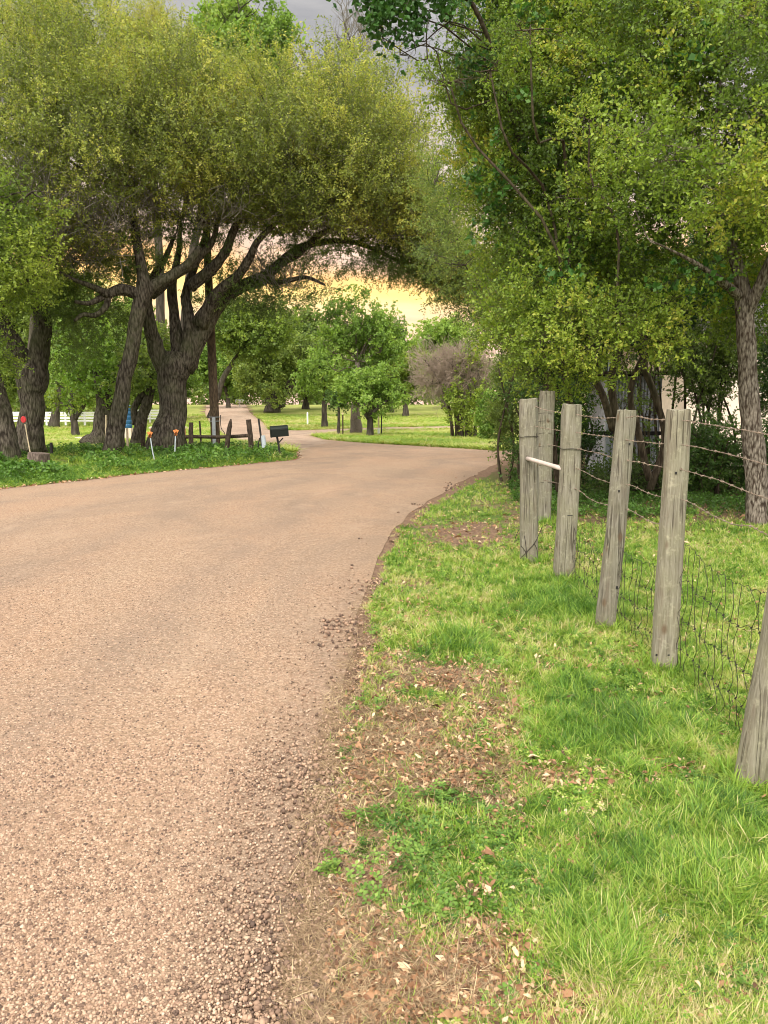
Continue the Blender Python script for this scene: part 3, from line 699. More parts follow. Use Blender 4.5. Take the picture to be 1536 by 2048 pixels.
# ------------------------------------------------------------------ right thicket
make_tree('elm_tree', 'scaly pale-barked elm behind the fence near the right edge', [
    ([(1512,1085,27),(1510,1055,22),(1509,980,21),(1503,900,20),(1497,830,19),(1494,760,17),(1492,690,18),(1488,620,17),(1478,540,13),(1450,440,10),(1420,330,2)], 9.2),
    ([(1490,640,13),(1515,580,11),(1550,500,9),(1590,380,3)], (9.2, 8.8)), ([(1486,600,10),(1440,560,8),(1380,520,4),(1300,480,1)], (9.2, 8.6)),
  ], [(1420,420,150,90,9.2,.9),(1530,300,130,120,9.3,1.),(1350,260,150,120,9.6,1.),(1460,120,160,120,9.4,1.1),(1280,120,150,120,10,1.1),(1560,520,100,80,9.6,.9),(1640,200,150,200,9.6,1.2),(1380,-60,230,110,10,1.3),(1600,-80,200,140,9.6,1.3),(1480,640,60,40,9.8,.6),(1250,400,120,70,9.4,.8),(1360,560,110,40,9.6,.8)],
  T_leafy, .27, L_right, B_pale, cover=5.2, upw=.15, sub=7, vbias=.45, vamp=1.1, brad=.013, hole=.41, jit=.2, gapscale=2.6)
make_tree('elm_tree', 'crooked dark-stemmed elm rising behind the two far fence posts', [
    ([(1232,985,10),(1236,900,9),(1232,830,8),(1222,760,8),(1236,690,7),(1226,610,8),(1205,500,7),(1180,380,5)], 11.2),
    ([(1226,860,8),(1205,790,7),(1160,700,6),(1120,600,5)], (11.2, 10.8)), ([(1300,980,8),(1330,880,7),(1310,790,7),(1290,720,6),(1325,640,6),(1330,540,6)], 11.6), ([(1300,960,8),(1275,860,7),(1262,780,6),(1290,700,5)], 11.4),
  ], [(1060,620,95,75,10.3,.8),(1120,500,120,80,10.6,.9),(1180,380,130,90,10.8,1.),(1060,380,110,90,11.4,1.),(1090,240,130,100,11,1.1),(1000,180,95,80,11.4,1.),(1180,120,130,110,11.4,1.1),(1230,560,110,70,10.6,.8),(1140,650,80,45,10,.6),(1040,500,75,90,11.8,.9),(1010,90,110,90,11.8,1.),(1120,-30,190,90,11.6,1.2),(960,330,55,75,12,.8),(920,170,60,40,11.4,.6),(1000,640,40,45,11.5,.6)],
  T_leafy, .28, L_right, B_under, cover=5.2, upw=.1, sub=7, vbias=.45, vamp=1.1, brad=.013, hole=.41, jit=.2, gapscale=2.4,
  extra=[('climbing_vine', [(1000,330,45,60,10.8,.4),(980,250,70,30,10.9,.4),(960,400,30,60,11,.3),(1090,180,70,50,10.4,.4),(1010,420,40,50,10.8,.3),(1030,60,60,50,10.8,.4),(1230,500,60,30,9.9,.3),(1220,170,60,50,10,.4),(1370,560,80,30,9,.4),(1390,90,50,50,8.9,.4),(1130,580,50,30,9.8,.3)], T_vine, .24, L_vine, .9, -.4, .5)])
make_tree('elm_tree', 'low elm with bright yellow-green sprays hanging over the far posts', [
    ([(1150,1000,8),(1156,900,7),(1140,800,6),(1130,720,6),(1140,640,5)], 10.2), ([(1135,760,5),(1110,720,4),(1075,680,3)], 10.2), ([(1132,720,4),(1170,680,3),(1230,650,3)], (10.2, 9.4)),
  ], [(1110,610,70,40,9.6,.4),(1080,680,60,34,9.4,.4),(1170,620,60,40,9.2,.4),(1240,630,60,34,9,.4),(1180,240,50,24,9,.25),(980,140,60,22,9.5,.25),(900,165,50,20,9.8,.25),(1060,60,50,24,9,.25),(1180,690,60,28,9,.3),(1290,680,50,40,8.8,.35),(1020,680,40,35,10,.4),(1330,620,50,30,9,.35),(1060,740,40,30,9.8,.3),(1130,750,50,26,9.7,.3),(1200,730,46,24,9.3,.3),(1350,690,40,26,9,.3)],
  T_leafy, .24, L_right, B_under, cover=3.4, upw=-.15, sub=6, vbias=.55, brad=.015, hole=.42, gapscale=3)
make_tree('elm_tree', 'branch-heavy elm beyond the top right corner with golden shoots', [
    ([(1780,1120,24),(1770,900,22),(1750,650,20),(1700,400,16),(1640,200,12)], 8),
  ], [(1260,280,60,34,7.6,.3),(1330,320,60,30,7.5,.3),(1400,370,60,36,7.5,.3),(1460,340,60,30,7.4,.3),(1520,380,60,40,7.4,.35),(1480,30,60,36,7.5,.3),(1540,120,60,60,7.6,.4),(1440,430,60,34,7.8,.3),(1650,450,100,80,7.6,.6),(1700,150,130,150,7.6,.8),(1520,230,50,40,7.5,.3)],
  T_leafy, .24, L_right, B_pale, cover=2.8, upw=.1, sub=6, vbias=.58, brad=.007, hole=.42, gapscale=3)
make_tree('oak_tree', 'green oak on the right meeting the arching boughs above the road', [
    ([(1090,905,18),(1085,840,16),(1070,700,14),(1040,560,11),(1000,430,8)], 18),
  ], [(930,330,60,60,18,1.2),(960,440,70,60,18,1.2),(930,530,70,50,17.5,1.),(1000,570,60,50,17,1.),(900,420,50,50,19,1.),(985,660,40,34,16,.7),(870,370,36,50,20,1),(880,480,45,40,19,.9),(1040,650,60,60,17,1),(1000,300,80,80,18,1.4),(1030,160,100,100,18,1.6)], T_fine, .42, L_mid, B_oak, cover=4.8, upw=.3, sub=6, vbias=.6, brad=.03, jit=.2)
make_tree('hanging_vine', 'dark green vine tendrils dangling into the grey sky at top', [
    ([(1120,1030,6),(1090,700,6),(1060,400,5),(1000,150,4),(940,0,4),(860,-60,3)], (12, 10)), ([(940,0,3),(860,-20,3),(800,-40,2),(760,-60,2)], (10.5, 10)),
  ], [(745,10,26,40,10,.25),(790,-20,50,40,10,.3),(765,75,22,34,10,.2),(800,110,20,18,10,.2),(850,20,50,50,10,.4),(830,90,28,24,10,.25),(895,60,40,50,10.2,.4),(930,110,40,40,10.4,.4),(730,-60,60,60,10,.4),(870,-60,90,70,10.2,.5),(790,60,30,30,10,.2)],
  T_vine, .22, L_vine, B_under, cover=1.2, upw=-.7, sub=6, vbias=.35, brad=.012, hole=.40, gapscale=3, cat='vine')
def shrub(label, cx, cy, rx, ry, Y, mat, T=T_leafy, L=.26, cover=2.6, vb=.3, stems=5, seed=0, k=8, name='shrub', hole=.36):
    r = np.random.default_rng(seed)
    by = 778 + 1600 * (CAM_H - tz(0, Y)) / Y
    tr = []
    for i in range(stems):
        x0 = cx + r.uniform(-.5, .5) * rx; tr.append(([(x0, by + 4, 3.), (x0 + r.uniform(-20, 20), (by + cy) / 2, 2.4), (cx + r.uniform(-.7, .7) * rx, cy - ry * .5, 1.5)], Y + r.uniform(-.3, .3)))
    return make_tree(name, label, tr, auto_lobes(cx, cy - ry, cy + ry, rx, Y, k, seed), T, L, mat, B_under, cover=cover, upw=.2, cat='shrub', sides=6, vbias=vb, sub=4, brad=.02, twig=True, hole=hole, gapscale=2.5)
shrub('dark glossy shrub just left of the far corner posts', 1050, 860, 46, 115, 13.5, L_dark, vb=.6, seed=1, stems=2)
shrub('yellow-green bush peeking out beside the far corner post', 1014, 800, 38, 125, 15, L_mid, vb=.6, seed=2, stems=2, cover=3)
shrub('shady undergrowth bush between the two far posts and grey tin shed', 1135, 880, 70, 115, 13, L_dark, vb=.5, seed=3, k=11)
shrub('dark green bush filling the thicket right of the grey tin shed', 1400, 920, 85, 80, 12.2, L_dark, vb=.75, seed=4, k=12, cover=3)
shrub('dark bush behind the base of the pale-barked elm', 1530, 940, 70, 90, 12, L_dark, vb=.5, seed=5, k=9)
shrub('tangled low bush behind the leaning post and its straight neighbour', 1270, 960, 90, 50, 12, L_mid, vb=.15, seed=6, k=10, cover=2.2)
shrub('shadowed leafy shrub above the grey tin shed', 1250, 680, 90, 50, 14.9, L_dark, vb=.45, seed=7, k=11)
shrub('wide dark thicket shrub farthest right, beyond the pale-barked elm', 1680, 850, 130, 150, 12, L_dark, vb=.5, seed=8, k=12)
shrub('dark upper thicket shrub between elm crowns', 1170, 560, 150, 130, 15.5, L_dark, vb=.6, seed=9, k=16)
shrub('dark evergreen shrub reaching up behind the pale-barked elm', 1420, 560, 170, 90, 14, L_dark, vb=.5, seed=10, k=14)
shrub('sparse dark shrub with pale wall showing through', 1420, 740, 95, 100, 13.2, L_mid, vb=.35, seed=11, k=13, cover=3.2, hole=.40)
shrub('thin-stemmed leafy shrub screening the grey tin shed', 1262, 800, 80, 100, 12.8, L_mid, vb=.3, seed=31, k=8, cover=.3, hole=.46, stems=4)
shrub('dense dark shrub right of the pale-barked elm trunk', 1570, 740, 80, 130, 13.4, L_dark, vb=.5, seed=21, k=12, cover=2.6)
shrub('dark leafy shrub filling the gap between both elm crowns and shed roof', 1330, 640, 70, 70, 13.6, L_dark, vb=.5, seed=22, k=10, cover=2.8)
shrub('dusky shrub left of the grey tin shed', 1130, 720, 90, 90, 15.5, L_dark, vb=.35, seed=12, k=12)

# ------------------------------------------------------------------ house and shed behind the thicket
def house():
    Y = 19; a = at(1370, 820, Y); z0 = tz(a[0], Y)
    root = empty('house', (a[0], Y, z0), 'cream-walled house glimpsed through the leaves right of the shed', 'house')
    x0, x1 = a[0], at(1640, 820, Y)[0]; top = at(1400, 655, Y)[2]
    b = MB(); b.box(((x0 + x1) / 2, Y + 3, (z0 - .3 + top) / 2), (x1 - x0, 6, top - z0 + .3)); b.build('wall', STUCCO, root)
    r = MB(); rx0, rx1 = x0 - .5, x1 + .5; ry0, ry1, ry2 = Y - .5, Y + 3, Y + 6.5; zt = top + .02; zr = top + 1.9
    V = np.array([[rx0,ry0,zt],[rx1,ry0,zt],[rx1,ry1,zr],[rx0,ry1,zr],[rx1,ry2,zt],[rx0,ry2,zt],[rx0,ry0,zt-.18],[rx1,ry0,zt-.18],[rx1,ry2,zt-.18],[rx0,ry2,zt-.18]])
    r.add(V, [(0,1,2,3),(3,2,4,5),(0,3,5),(1,4,2),(6,7,1,0),(7,8,4,1),(8,9,5,4),(9,6,0,5),(6,9,8,7)]); r.build('roof', ROOFM, root)
house()
def shed():
    Y = 14.6; x0 = at(1216, 800, Y)[0]; x1 = at(1322, 800, Y)[0]; top = at(1260, 752, Y)[2]; z0 = tz(0, Y)
    root = empty('shed', ((x0 + x1) / 2, Y + .7, z0), 'grey corrugated tin shed hidden behind the thicket', 'shed')
    n = 90; xs = np.linspace(x0 + .06, x1, n); mb = MB(); V = []; F = []
    for i, x in enumerate(xs):
        yy = Y + .025 * math.sin(i * 1.1); V += [(x, yy, z0), (x, yy, top), (x, yy + .03, z0), (x, yy + .03, top)]
    for i in range(n - 1):
        a = i * 4; b = a + 4; F += [(a, b, b + 1, a + 1), (a + 3, b + 3, b + 2, a + 2), (a + 1, b + 1, b + 3, a + 3)]
    mb.add(np.array(V), F); mb.box((x0 + .05, Y + .75, (z0 + top) / 2), (.03, 1.4, top - z0)); mb.box((x1, Y + .75, (z0 + top) / 2), (.03, 1.4, top - z0)); mb.box(((x0+x1)/2, Y + 1.45, (z0 + top) / 2), (x1 - x0, .03, top - z0))
    mb.build('wall', TIN, root)
    f = MB(); f.box((x0, Y - .06, (z0 + top) / 2 + .15), (.07, .07, top - z0 + .3)); f.build('corner_post', GREY, root)
    r = MB(); r.box(((x0 + x1) / 2, Y + .7, top + .05), (x1 - x0 + .3, 1.8, .06)); r.build('roof', W_dark, root)
    b = MB(); b.box(((x0 + x1) / 2, Y - .08, at(0, 866, Y)[2]), (x1 - x0 + .5, .05, .07)); b.build('rail', BLACK, root)
shed()

# ------------------------------------------------------------------ wire fence on the right
FP = {}
def fence():
    specs = [ # base px, base py, top px, top py, r px at base, square, label
        (1502,1572,1640,800,31,3.0,'nearest post, steeply leaning, cut by the right edge'),
        (1329,1342,1357,819,24.5,2.8,'tall straight grey post with flat top'),
        (1211,1262,1254,820,20,2.4,'post leaning right with knots and a narrow top'),
        (1128,1162,1145,809,20,4.,'squared post wrapped with black wire'),
        (1058,1125,1056,798,17.5,3.2,'split post at the fence corner holding the pale pipe'),
        (1084,1045,1096,782,16,3.,'rear corner post leaning right behind the split post')]
    b0 = G(1329, 1342)
    root = empty('wire_fence', (b0[0], b0[1], tz(b0[0], b0[1])), 'rusty wire fence on weathered grey wooden posts beside the road', 'fence')
    for i, (bx, by, tx, ty, rp, sq, lab) in enumerate(specs):
        B = G(bx, by); Yb = B[1]; T = at(tx, ty, Yb + (.0 if i else -.05)); r = rp * Yb / FPX
        P = np.array([B + (T - B) * t for t in np.linspace(-.2, 1, 34)])
        P[:, 0] += (fbm(np.column_stack([P[:, 2] * 1.5, np.full(34, i * 9.), np.zeros(34)]), 3) - .5) * .02
        rr = np.interp(np.linspace(0, 1, 34), [0, .25, 1], [r * 1.06, r * 1.0, r * .93]); rr[-1] *= .95
        m = MB(); m.tube(P, rr, 28, True, .06, i * 3, sq)
        vv = m.v[0]; top = slice(33 * 28, 34 * 28); vv[top, 2] += (fbm(vv[top] * 45, i) - .5) * .022
        o = m.build('fence_post', W_post, root, smooth=False); o['label'] = lab
        md = o.modifiers.new('b', 'BEVEL'); md.width = .002; md.segments = 1; md.limit_method = 'ANGLE'; md.angle_limit = .9
        FP[i] = (B, T, r)
    # a second narrow slab on the split corner post
    B, T, r = FP[4]
    s = MB(); P = np.array([at(1070, 1060, B[1] - .01), at(1071, 960, B[1] - .02), at(1070, 872, B[1] + .0), at(1068, 796, B[1] + .02)]); s.tube(curve(P, 12), .028, 12, True, .1, 4, 3); o = s.build('post_slab', W_post, root); 
    # pipe brace
    p = MB(); a = at(1055, 917, FP[4][0][1] - .07); c = at(1126, 938, FP[3][0][1] - .02); p.tube(curve([a, (a + c) / 2, c], 6), .0185, 16); p.build('pipe', PIPE, root, smooth=True)
    # barbed strands, drawn as twisted pairs
    def yof(px):   # depth of the fence line under a pixel column
        xs = [1040, 1057, 1140, 1235, 1345, 1500, 1640]; ys = [FP[4][0][1], FP[4][0][1], FP[3][0][1], FP[2][0][1], FP[1][0][1], FP[0][0][1] + .25, FP[0][0][1]]
        return float(np.interp(px, xs, ys))
    strands = [[(1068,812),(1100,822),(1145,828),(1170,832),(1205,836),(1240,836),(1275,834),(1305,838),(1340,840),(1380,844),(1450,855),(1540,869),(1660,885)],
               [(1062,850),(1095,858),(1145,864),(1168,867),(1200,872),(1238,877),(1272,883),(1305,886),(1345,889),(1376,892),(1440,905),(1540,932),(1660,960)],
               [(1095,890),(1145,897),(1165,900),(1200,907),(1232,918),(1270,923),(1300,930),(1345,936),(1375,942),(1420,955),(1480,978),(1540,998),(1660,1030)],
               [(1090,925),(1140,934),(1160,940),(1195,958),(1230,967),(1266,972),(1300,988),(1340,996),(1370,1000),(1410,1022),(1455,1045),(1500,1052),(1540,1072),(1660,1110)],
               [(1085,960),(1130,970),(1158,981),(1185,1000),(1215,1010),(1262,1022),(1300,1042),(1335,1052)]]
    for k, st in enumerate(strands):
        P = curve([at(x, y, yof(x) + .05 + (.03 if min(abs(x - q) for q in (1145, 1240, 1345)) < 22 else .0)) for x, y in st], 150)
        t = np.linspace(0, 1, 150); L = np.linalg.norm(np.diff(P, axis=0), axis=1).sum(); ph = t * L / .035 * math.pi
        P = P + (np.stack([fbm(np.column_stack([t * L * 5, t * 0, t * 0 + k]), 20 + j) for j in range(3)], 1) - .5) * .012
        w = MB()
        for s_ in (0, math.pi):
            Q = P + np.stack([0 * ph, np.cos(ph + s_), np.sin(ph + s_)], 1) * .0022; w.tube(Q, .0013, 4, False)
        nb = int(L / .11)
        for j in range(nb):
            c = P[min(149, int((j + .5) / nb * 149))]
            for _ in range(2):
                u = rng.normal(size=3); u /= np.linalg.norm(u); w.tube(np.array([c - u * .013, c, c + u * .013]), [.0004, .0018, .0004], 4, False)
            w.tube(np.array([c - np.array([.006, 0, 0]), c + np.array([.006, 0, 0])]), .004, 5, True)
        w.build('barbed_wire', RUST if k != 1 else RUST, root)
    # woven mesh sagging between the posts
    w = MB()
    def net(pa, pb, ytop, ybot, nv, sag, nh=5, lean=0):
        # pa, pb world ends; heights as fractions; builds verticals then kinked horizontals
        def pt(u, h):
            x = pa + (pb - pa) * u; z = tz(x[0], x[1]) + .02 + h * (ytop + (ybot - ytop) * 0)
            bul = sag * math.sin(u * math.pi) * math.sin(min(1, h) * 2.6 + .3)
            nz = (float(fbm(np.array([[u * 9, h * 3, lean]]), 61)[0]) - .5)
            return np.array([x[0] - bul * .35 + nz * .05, x[1] - bul * .5, z + nz * .035 - .05 * math.sin(u * math.pi) * h])
        hs = [0, .2, .42, .66, .9]
        for j in range(nv):
            u = (j + .5) / nv
            for a, b in zip(hs[:-1], hs[1:]):
                du = (float(fbm(np.array([[j * 3.1, a * 9, 0]]), 71)[0]) - .5) * .9 / nv
                p0, p1 = pt(u + du * .3, a), pt(u - du * .3, b); m_ = pt(u + du * 2.6 + .25 / nv, (a + b) / 2)
                w.tube(curve([p0, m_, p1], 6), .0015, 4, False)
            for b in hs[1:-1]:
                c = pt(u, b); w.tube(np.array([c - [.006, 0, .003], c + [.006, 0, .003]]), .003, 5, True)
        for h in hs[1:]:
            pts = []
            for j in range(nv + 1):
                for q in (0, .5): pts.append(pt(min(1, (j + q) / (nv + .5)), h) + np.array([0, 0, .008 if q else -.006]))
            w.tube(np.array(pts), .0014, 4, False)
    n0, n1, n2, n3 = [np.array([FP[i][0][0] + .05, FP[i][0][1], 0]) for i in (0, 1, 2, 3)]
    net(n1, n0 + np.array([.12, 0, 0]), .80, 0, 16, .16)
    net(n2, n1, .62, 0, 12, .05, lean=5)
    net(n3, n2, .5, 0, 10, .03, lean=9)
    w.build('woven_wire', DARKW, root)
    # black tie wires
    w = MB()
    def tie(): 
        nonlocal w
        w.build('tie_wire', DARKW, root); w = MB()
    def loop(i, py, dz=0, tail=True):
        B, T, r = FP[i]; t = (py - 0); Yb = B[1]; c = at(B[0] * 0 + (768 + FPX * B[0] / Yb * 1.0), py, Yb)
        f = (c[2] - B[2]) / (T[2] - B[2]); c = B + (T - B) * f
        th = np.linspace(0, 2 * math.pi, 25); sq = 3.4; q = (np.abs(np.cos(th)) ** sq + np.abs(np.sin(th)) ** sq) ** (-1 / sq)
        P = c + np.stack([np.cos(th) * q * (r + .005), np.sin(th) * q * (r + .005), dz * np.cos(th) + .004 * np.sin(3 * th)], 1); w.tube(P, .003, 5, False)
        if tail:
            e = c + np.array([r * .75, -r - .008, 0]); w.tube(np.array([e - [0, 0, .012], e + [0, -.004, .03]]), .0035, 5)
        tie()
    loop(4, 872, .004); loop(3, 897, -.004)
    B, T, r = FP[4]; yb = B[1] - r - .006
    for pts in ([(1040,1118),(1055,1102),(1070,1085),(1084,1055)], [(1053,1115),(1052,1095),(1049,1072)], [(1042,1092),(1050,1102),(1054,1112)], [(1074,1118),(1074,1100),(1069,1088)], [(1030,1078),(1037,1060)], [(1028,1085),(1033,1080)]):
        w.tube(curve([at(x, y, yb) for x, y in pts], 8), .0032, 5); tie()
    B, T, r = FP[5]
    for py in (826, 842, 866, 892, 930, 965):
        y5 = B[1] - r - .01; w.tube(curve([at(1068, py + 4, y5 - .3), at(1085, py, y5), at(1104, py, y5)], 8), .0024, 5); tie()
    # dark slot and bolt holes in the posts
    for px, py, i, sx, sz in ((1140,1031,3,.042,.006),(1127,948,3,.01,.004),(1259,888,2,.010,.012),(1352,946,1,.010,.013),(1234,1175,2,.012,.018),(1313,1310,1,.010,.012),(1337,1310,1,.012,.008),(1238,982,2,.010,.012)):
        B, T, r = FP[i]; f = 0.5; Yb = B[1]; c = at(px, py, Yb - r * .985); h = MB(); h.box(c, (sx, .006, sz)); h.build('bolt_hole', BLACK, root, bevel=.001)
fence()

# ------------------------------------------------------------------ roadside things
def stick(name, label, cat, pts, Y, r, mat, part='post', group=None, base=None):
    B = at(pts[0][0], pts[0][1], Y); zb = tz(B[0], B[1])
    return B, zb
def up(px, Y, py=None):
    p = at(px, 900, Y); return np.array([p[0], Y, tz(p[0], Y)])
def yb(py, px=400): return G(px, py)[1]
def zat(py, Y): return at(0, py, Y)[2]

def mailbox():
    Y = yb(917, 560); b = up(561, Y)
    root = empty('mailbox', b, 'dark green rounded mailbox on a thin black post by the driveway', 'mailbox')
    s = Y / FPX; cz = zat(862, Y); cx = at(559, 862, Y)[0]
    L = 34 * s; W = .21; H = 22 * s; ang = math.radians(14)
    R = Matrix.Rotation(ang, 3, 'Z'); tilt = Matrix.Rotation(math.radians(-4), 3, 'Y'); RR = np.array(R @ tilt)
    prof = [(-W/2, -H/2), (W/2, -H/2), (W/2, H*.12)] + [(W/2 * math.cos(t), H*.12 + (H*.38) * math.sin(t)) for t in np.linspace(.25, math.pi - .25, 9)] + [(-W/2, H*.12)]
    k = len(prof); m = MB(); V = [np.array([x, y, z]) for x in (-L/2, L/2) for y, z in prof]
    F = [tuple(range(k))[::-1], tuple(range(k, 2*k))] + [(i, (i+1) % k, k + (i+1) % k, k + i) for i in range(k)]
    m.add(np.array(V) @ RR.T + [cx, Y, cz], F); body = m.build('box', MBOX, root, bevel=.006)
    d = MB(); V = [np.array([x, y * 1.06, z * 1.06]) for x in (-L/2 - .02, -L/2 - .004) for y, z in prof]; d.add(np.array(V) @ RR.T + [cx, Y, cz], F); dr = d.build('door', MBOX, root)
    f = MB(); f.box(np.array([L*.15, -W/2 - .012, H*.15]) @ RR.T + [cx, Y, cz], (.10, .008, .02), RR); f.box(np.array([L*.15 + .05, -W/2 - .012, H*.2]) @ RR.T + [cx, Y, cz], (.03, .008, .05), RR); f.build('flag', RED if False else BLACK, root)
    p = MB(); t = at(554, 873, Y); p.tube(curve([b + [0, 0, -.1], at(558, 895, Y), t], 8), .030, 8, True, .08); p.build('post', BLACK, root)
    q = MB(); q.tube(curve([at(556, 887, Y), at(566, 876, Y)], 4), .018, 6); q.build('brace', BLACK, root)
mailbox()

def utility_pole():
    Y = 26.; b = up(432, Y); root = empty('utility_pole', b, 'brown wooden utility pole rising into the canopy beside the driveway', 'utility pole')
    m = MB(); P = np.array([b + [0, 0, -.3], b + [-.02, 0, 2], b + [-.06, 0, 5], b + [-.1, 0, 9.2]]); m.tube(curve(P, 14), np.linspace(.155, .115, 14), 16, True, .03); m.build('pole', W_pole, root, smooth=True)
    c = MB(); x = at(428, 860, Y - .2); c.box((x[0], Y - .20, (zat(892, Y) + zat(835, Y)) / 2), (.11, .07, zat(835, Y) - zat(892, Y))); c.build('conduit', METAL, root, bevel=.01)
    s = MB()
    for py in (834, 842): s.tube(np.array([[b[0] + .17 * math.cos(t), Y + .17 * math.sin(t) , zat(py, Y)] for t in np.linspace(0, 6.283, 20)]), .012, 5)
    s.build('strap', METAL, root)
    a = MB(); a.box((b[0] - .1, Y - .02, b[2] + 8.6), (2.2, .1, .12)); a.build('crossarm', W_pole, root)
    w = MB(); w.tube(curve([at(441, 830, Y - .1), at(442, 855, Y - .15), at(449, 866, Y - .2), at(452, 885, Y - .1)], 10), .012, 5, False); w.build('cable', BLACK, root)
utility_pole()

def wood_post(label, pts, Y, rp, mat, group=None, name='wooden_post', cat='post', rough=.15, pointed=False):
    b = up(pts[0][0], Y); root = b
    W = [at(x, y, Y) for x, y in pts]; W[0] = np.array([W[0][0], Y, b[2] - .2]); m = MB(); P = curve(W, 12); r = rp * Y / FPX
    rr = np.linspace(r * 1.1, r, 12)
    if pointed: rr[-1] = r * .25; rr[-2] = r * .7
    m.tube(P, rr, 12, True, rough, int(pts[0][0])); o = m.build(name, mat, None, origin=b); return prop(o, label, cat, group)
wood_post('dark leaning post with a pointed top right of the utility pole', [(451,906),(456,875),(462,838)], 24.6, 4.6, W_dark, pointed=True)
wood_post('thick upright dark post left of the mailbox', [(504,910),(501,875),(497,839)], 24.2, 5.0, W_dark)
wood_post('thin black metal stake between the dark post and grey pipe', [(526,911),(522,875),(517,837)], 24.1, 1.9, BLACK, name='metal_stake', cat='stake')
wood_post('thin black rod slanting against the metal stake', [(511,910),(519,876)], 24.1, 1.2, BLACK, name='metal_rod', cat='rod')
wood_post('pale grey plastic riser pipe beside the mailbox', [(529,911),(528,890),(526,871)], 24.0, 4.4, GREY, name='riser_pipe', cat='pipe', rough=.0)
wood_post('grey-brown post tight against the massive oak trunk', [(384,905),(382,875),(382,845)], 24.3, 4.5, W_dark)
wood_post('slim dark stake in the weeds left of the utility pole', [(402,895),(401,868),(399,842)], 25.5, 1.8, W_dark, name='metal_stake', cat='stake')
wood_post('short dark post right of the twin-stemmed tree', [(287,898),(285,872),(284,848)], 26, 4., W_dark)
wood_post('white stake in the weeds by the slender leaning oak', [(256,903),(255,880),(254,856)], 25, 2.2, STAKE, name='marker_stake', cat='stake')
wood_post('pale stake showing between the two dark trunks', [(210,880),(212,855),(212,830)], 30, 1.8, STAKE, name='marker_stake', cat='stake')
wood_post('small black stub in the weeds beside the forked oak', [(103,895),(102,885)], 24, 3, BLACK, name='stub', cat='stub')
def rail():
    Y = 24.9; b = up(400, Y); root = empty('rail_fence', b, 'dark horizontal log rail running behind the massive oak', 'fence')
    for px, x1, py0, py1 in ((300, 392, 874, 873), (384, 498, 873, 871)):
        m = MB(); m.tube(curve([at(px, py0, Y), at((px + x1) / 2, py0 + 1, Y), at(x1, py1, Y)], 10), .055, 8, True, .2, px); m.build('rail', W_dark, root)
rail()
def marker(label, base, top, head, mat, Y, kind):
    b = up(base[0], Y); root = empty('reflector_marker', b, label, 'road marker', 'roadside reflector markers')
    m = MB(); m.tube(curve([np.array([b[0], Y, b[2] - .05]), at((base[0] + top[0]) / 2, (base[1] + top[1]) / 2, Y), at(top[0], top[1], Y)], 6), .016, 8); m.build('stake', GREY if kind else STAKE, root)
    h = MB(); c = at(head[0], head[1], Y - .02); s = Y / FPX
    if kind:
        for a in (-.5, .1, .55):
            R = Matrix.Rotation(a, 3, 'Y'); h.box(c + np.array([math.sin(a) * 3 * s, 0, math.cos(a) * 3 * s]), (3.0 * s, .02, 12 * s), R)
        h.build('ribbon', ORANGE, root)
    else:
        th = np.linspace(0, math.pi * 2, 15)[:-1]; k = 14
        V = [c + np.array([math.cos(t) * 5 * s, dy, math.sin(t) * 6.5 * s]) for dy in (-.03, .03) for t in th]
        h.add(np.array(V), [tuple(range(k)), tuple(range(k, 2*k))[::-1]] + [(i + k, (i+1) % k + k, (i+1) % k, i) for i in range(k)]); h.build('reflector', RED, root, bevel=.01)
marker('white stake with orange ribbon in front of the massive trunk', (349,934), (351,872), (352,868), None, 20.6, True)
marker('tilted white stake with orange ribbon left of the massive trunk', (309,928), (301,876), (300,872), None, 21.2, True)
marker('leaning pale stick topped by a round red reflector at the stump', (63,922), (50,848), (47,839), None, 21.0, False)
def stump():
    Y = yb(940, 76); b = up(76, Y); s = Y / FPX
    m = MB(); P = np.array([b + [0, 0, -.1], b + [0, 0, .1], b + [.01, 0, .27], b + [.02, 0, 34 * s]]); m.tube(P, [23*s, 21.5*s, 20.5*s, 20*s], 22, True, .16, 3)
    prop(m.build('tree_stump', mat_bark('stump_bark', (.07, .05, .042), (.30, .23, .20), 20, .02), None, origin=b), 'low cut tree stump in the weeds at the road edge', 'stump')
stump()
def rail_white(name, label, x0, x1, ys, Y, post_every):
    b = up((x0 + x1) / 2, Y); root = empty('rail_fence', b, label, 'fence', 'white board fences across the far field')
    for py in ys:
        m = MB(); a = at(x0, py, Y); c = at(x1, py, Y); m.box((a + c) / 2, (c[0] - a[0], .05, .13)); m.build('rail', WHITE, root)
    x = x0 + 4
    while x < x1:
        m = MB(); a = up(x, Y); t = zat(min(ys) - 1.5, Y); m.box((a[0], Y + .09, (a[2] + t) / 2), (.13, .12, t - a[2])); m.build('fence_post', WHITE, root); x += post_every
rail_white('a', 'white board fence behind the forked oak and fruit tree', -60, 190, (825.5, 830.5, 836, 841.5), 60, 38)
rail_white('b', 'white board fence just left of the massive trunk', 262, 336, (821, 826, 831, 837), 64, 36)
def barrel():
    Y = 40; b = up(258, Y); s = Y / FPX; root = empty('plastic_bin', b, 'dark blue ribbed bin between the leaning oak and twin-stemmed tree', 'bin')
    zt, zb = zat(814, Y), zat(856, Y); m = MB(); n = 16; zs = np.linspace(zb, zt, n); rr = [8.2 * s * (1.05 if k % 3 else .94) for k in range(n)]
    m.tube(np.array([[b[0], Y, z] for z in zs]), rr, 18); m.build('body', BLUE, root)
    p = MB(); p.box((b[0], Y, (b[2] + zb) / 2), (16 * s, 16 * s, max(.05, zb - b[2]))); p.build('base', CAPST, root)
    l = MB(); l.tube(np.array([[b[0], Y, zt], [b[0], Y, zt + .05], [b[0], Y, zt + .1]]), [8.8 * s, 8.8 * s, 5 * s], 18); l.build('lid', BLUE, root)
barrel()
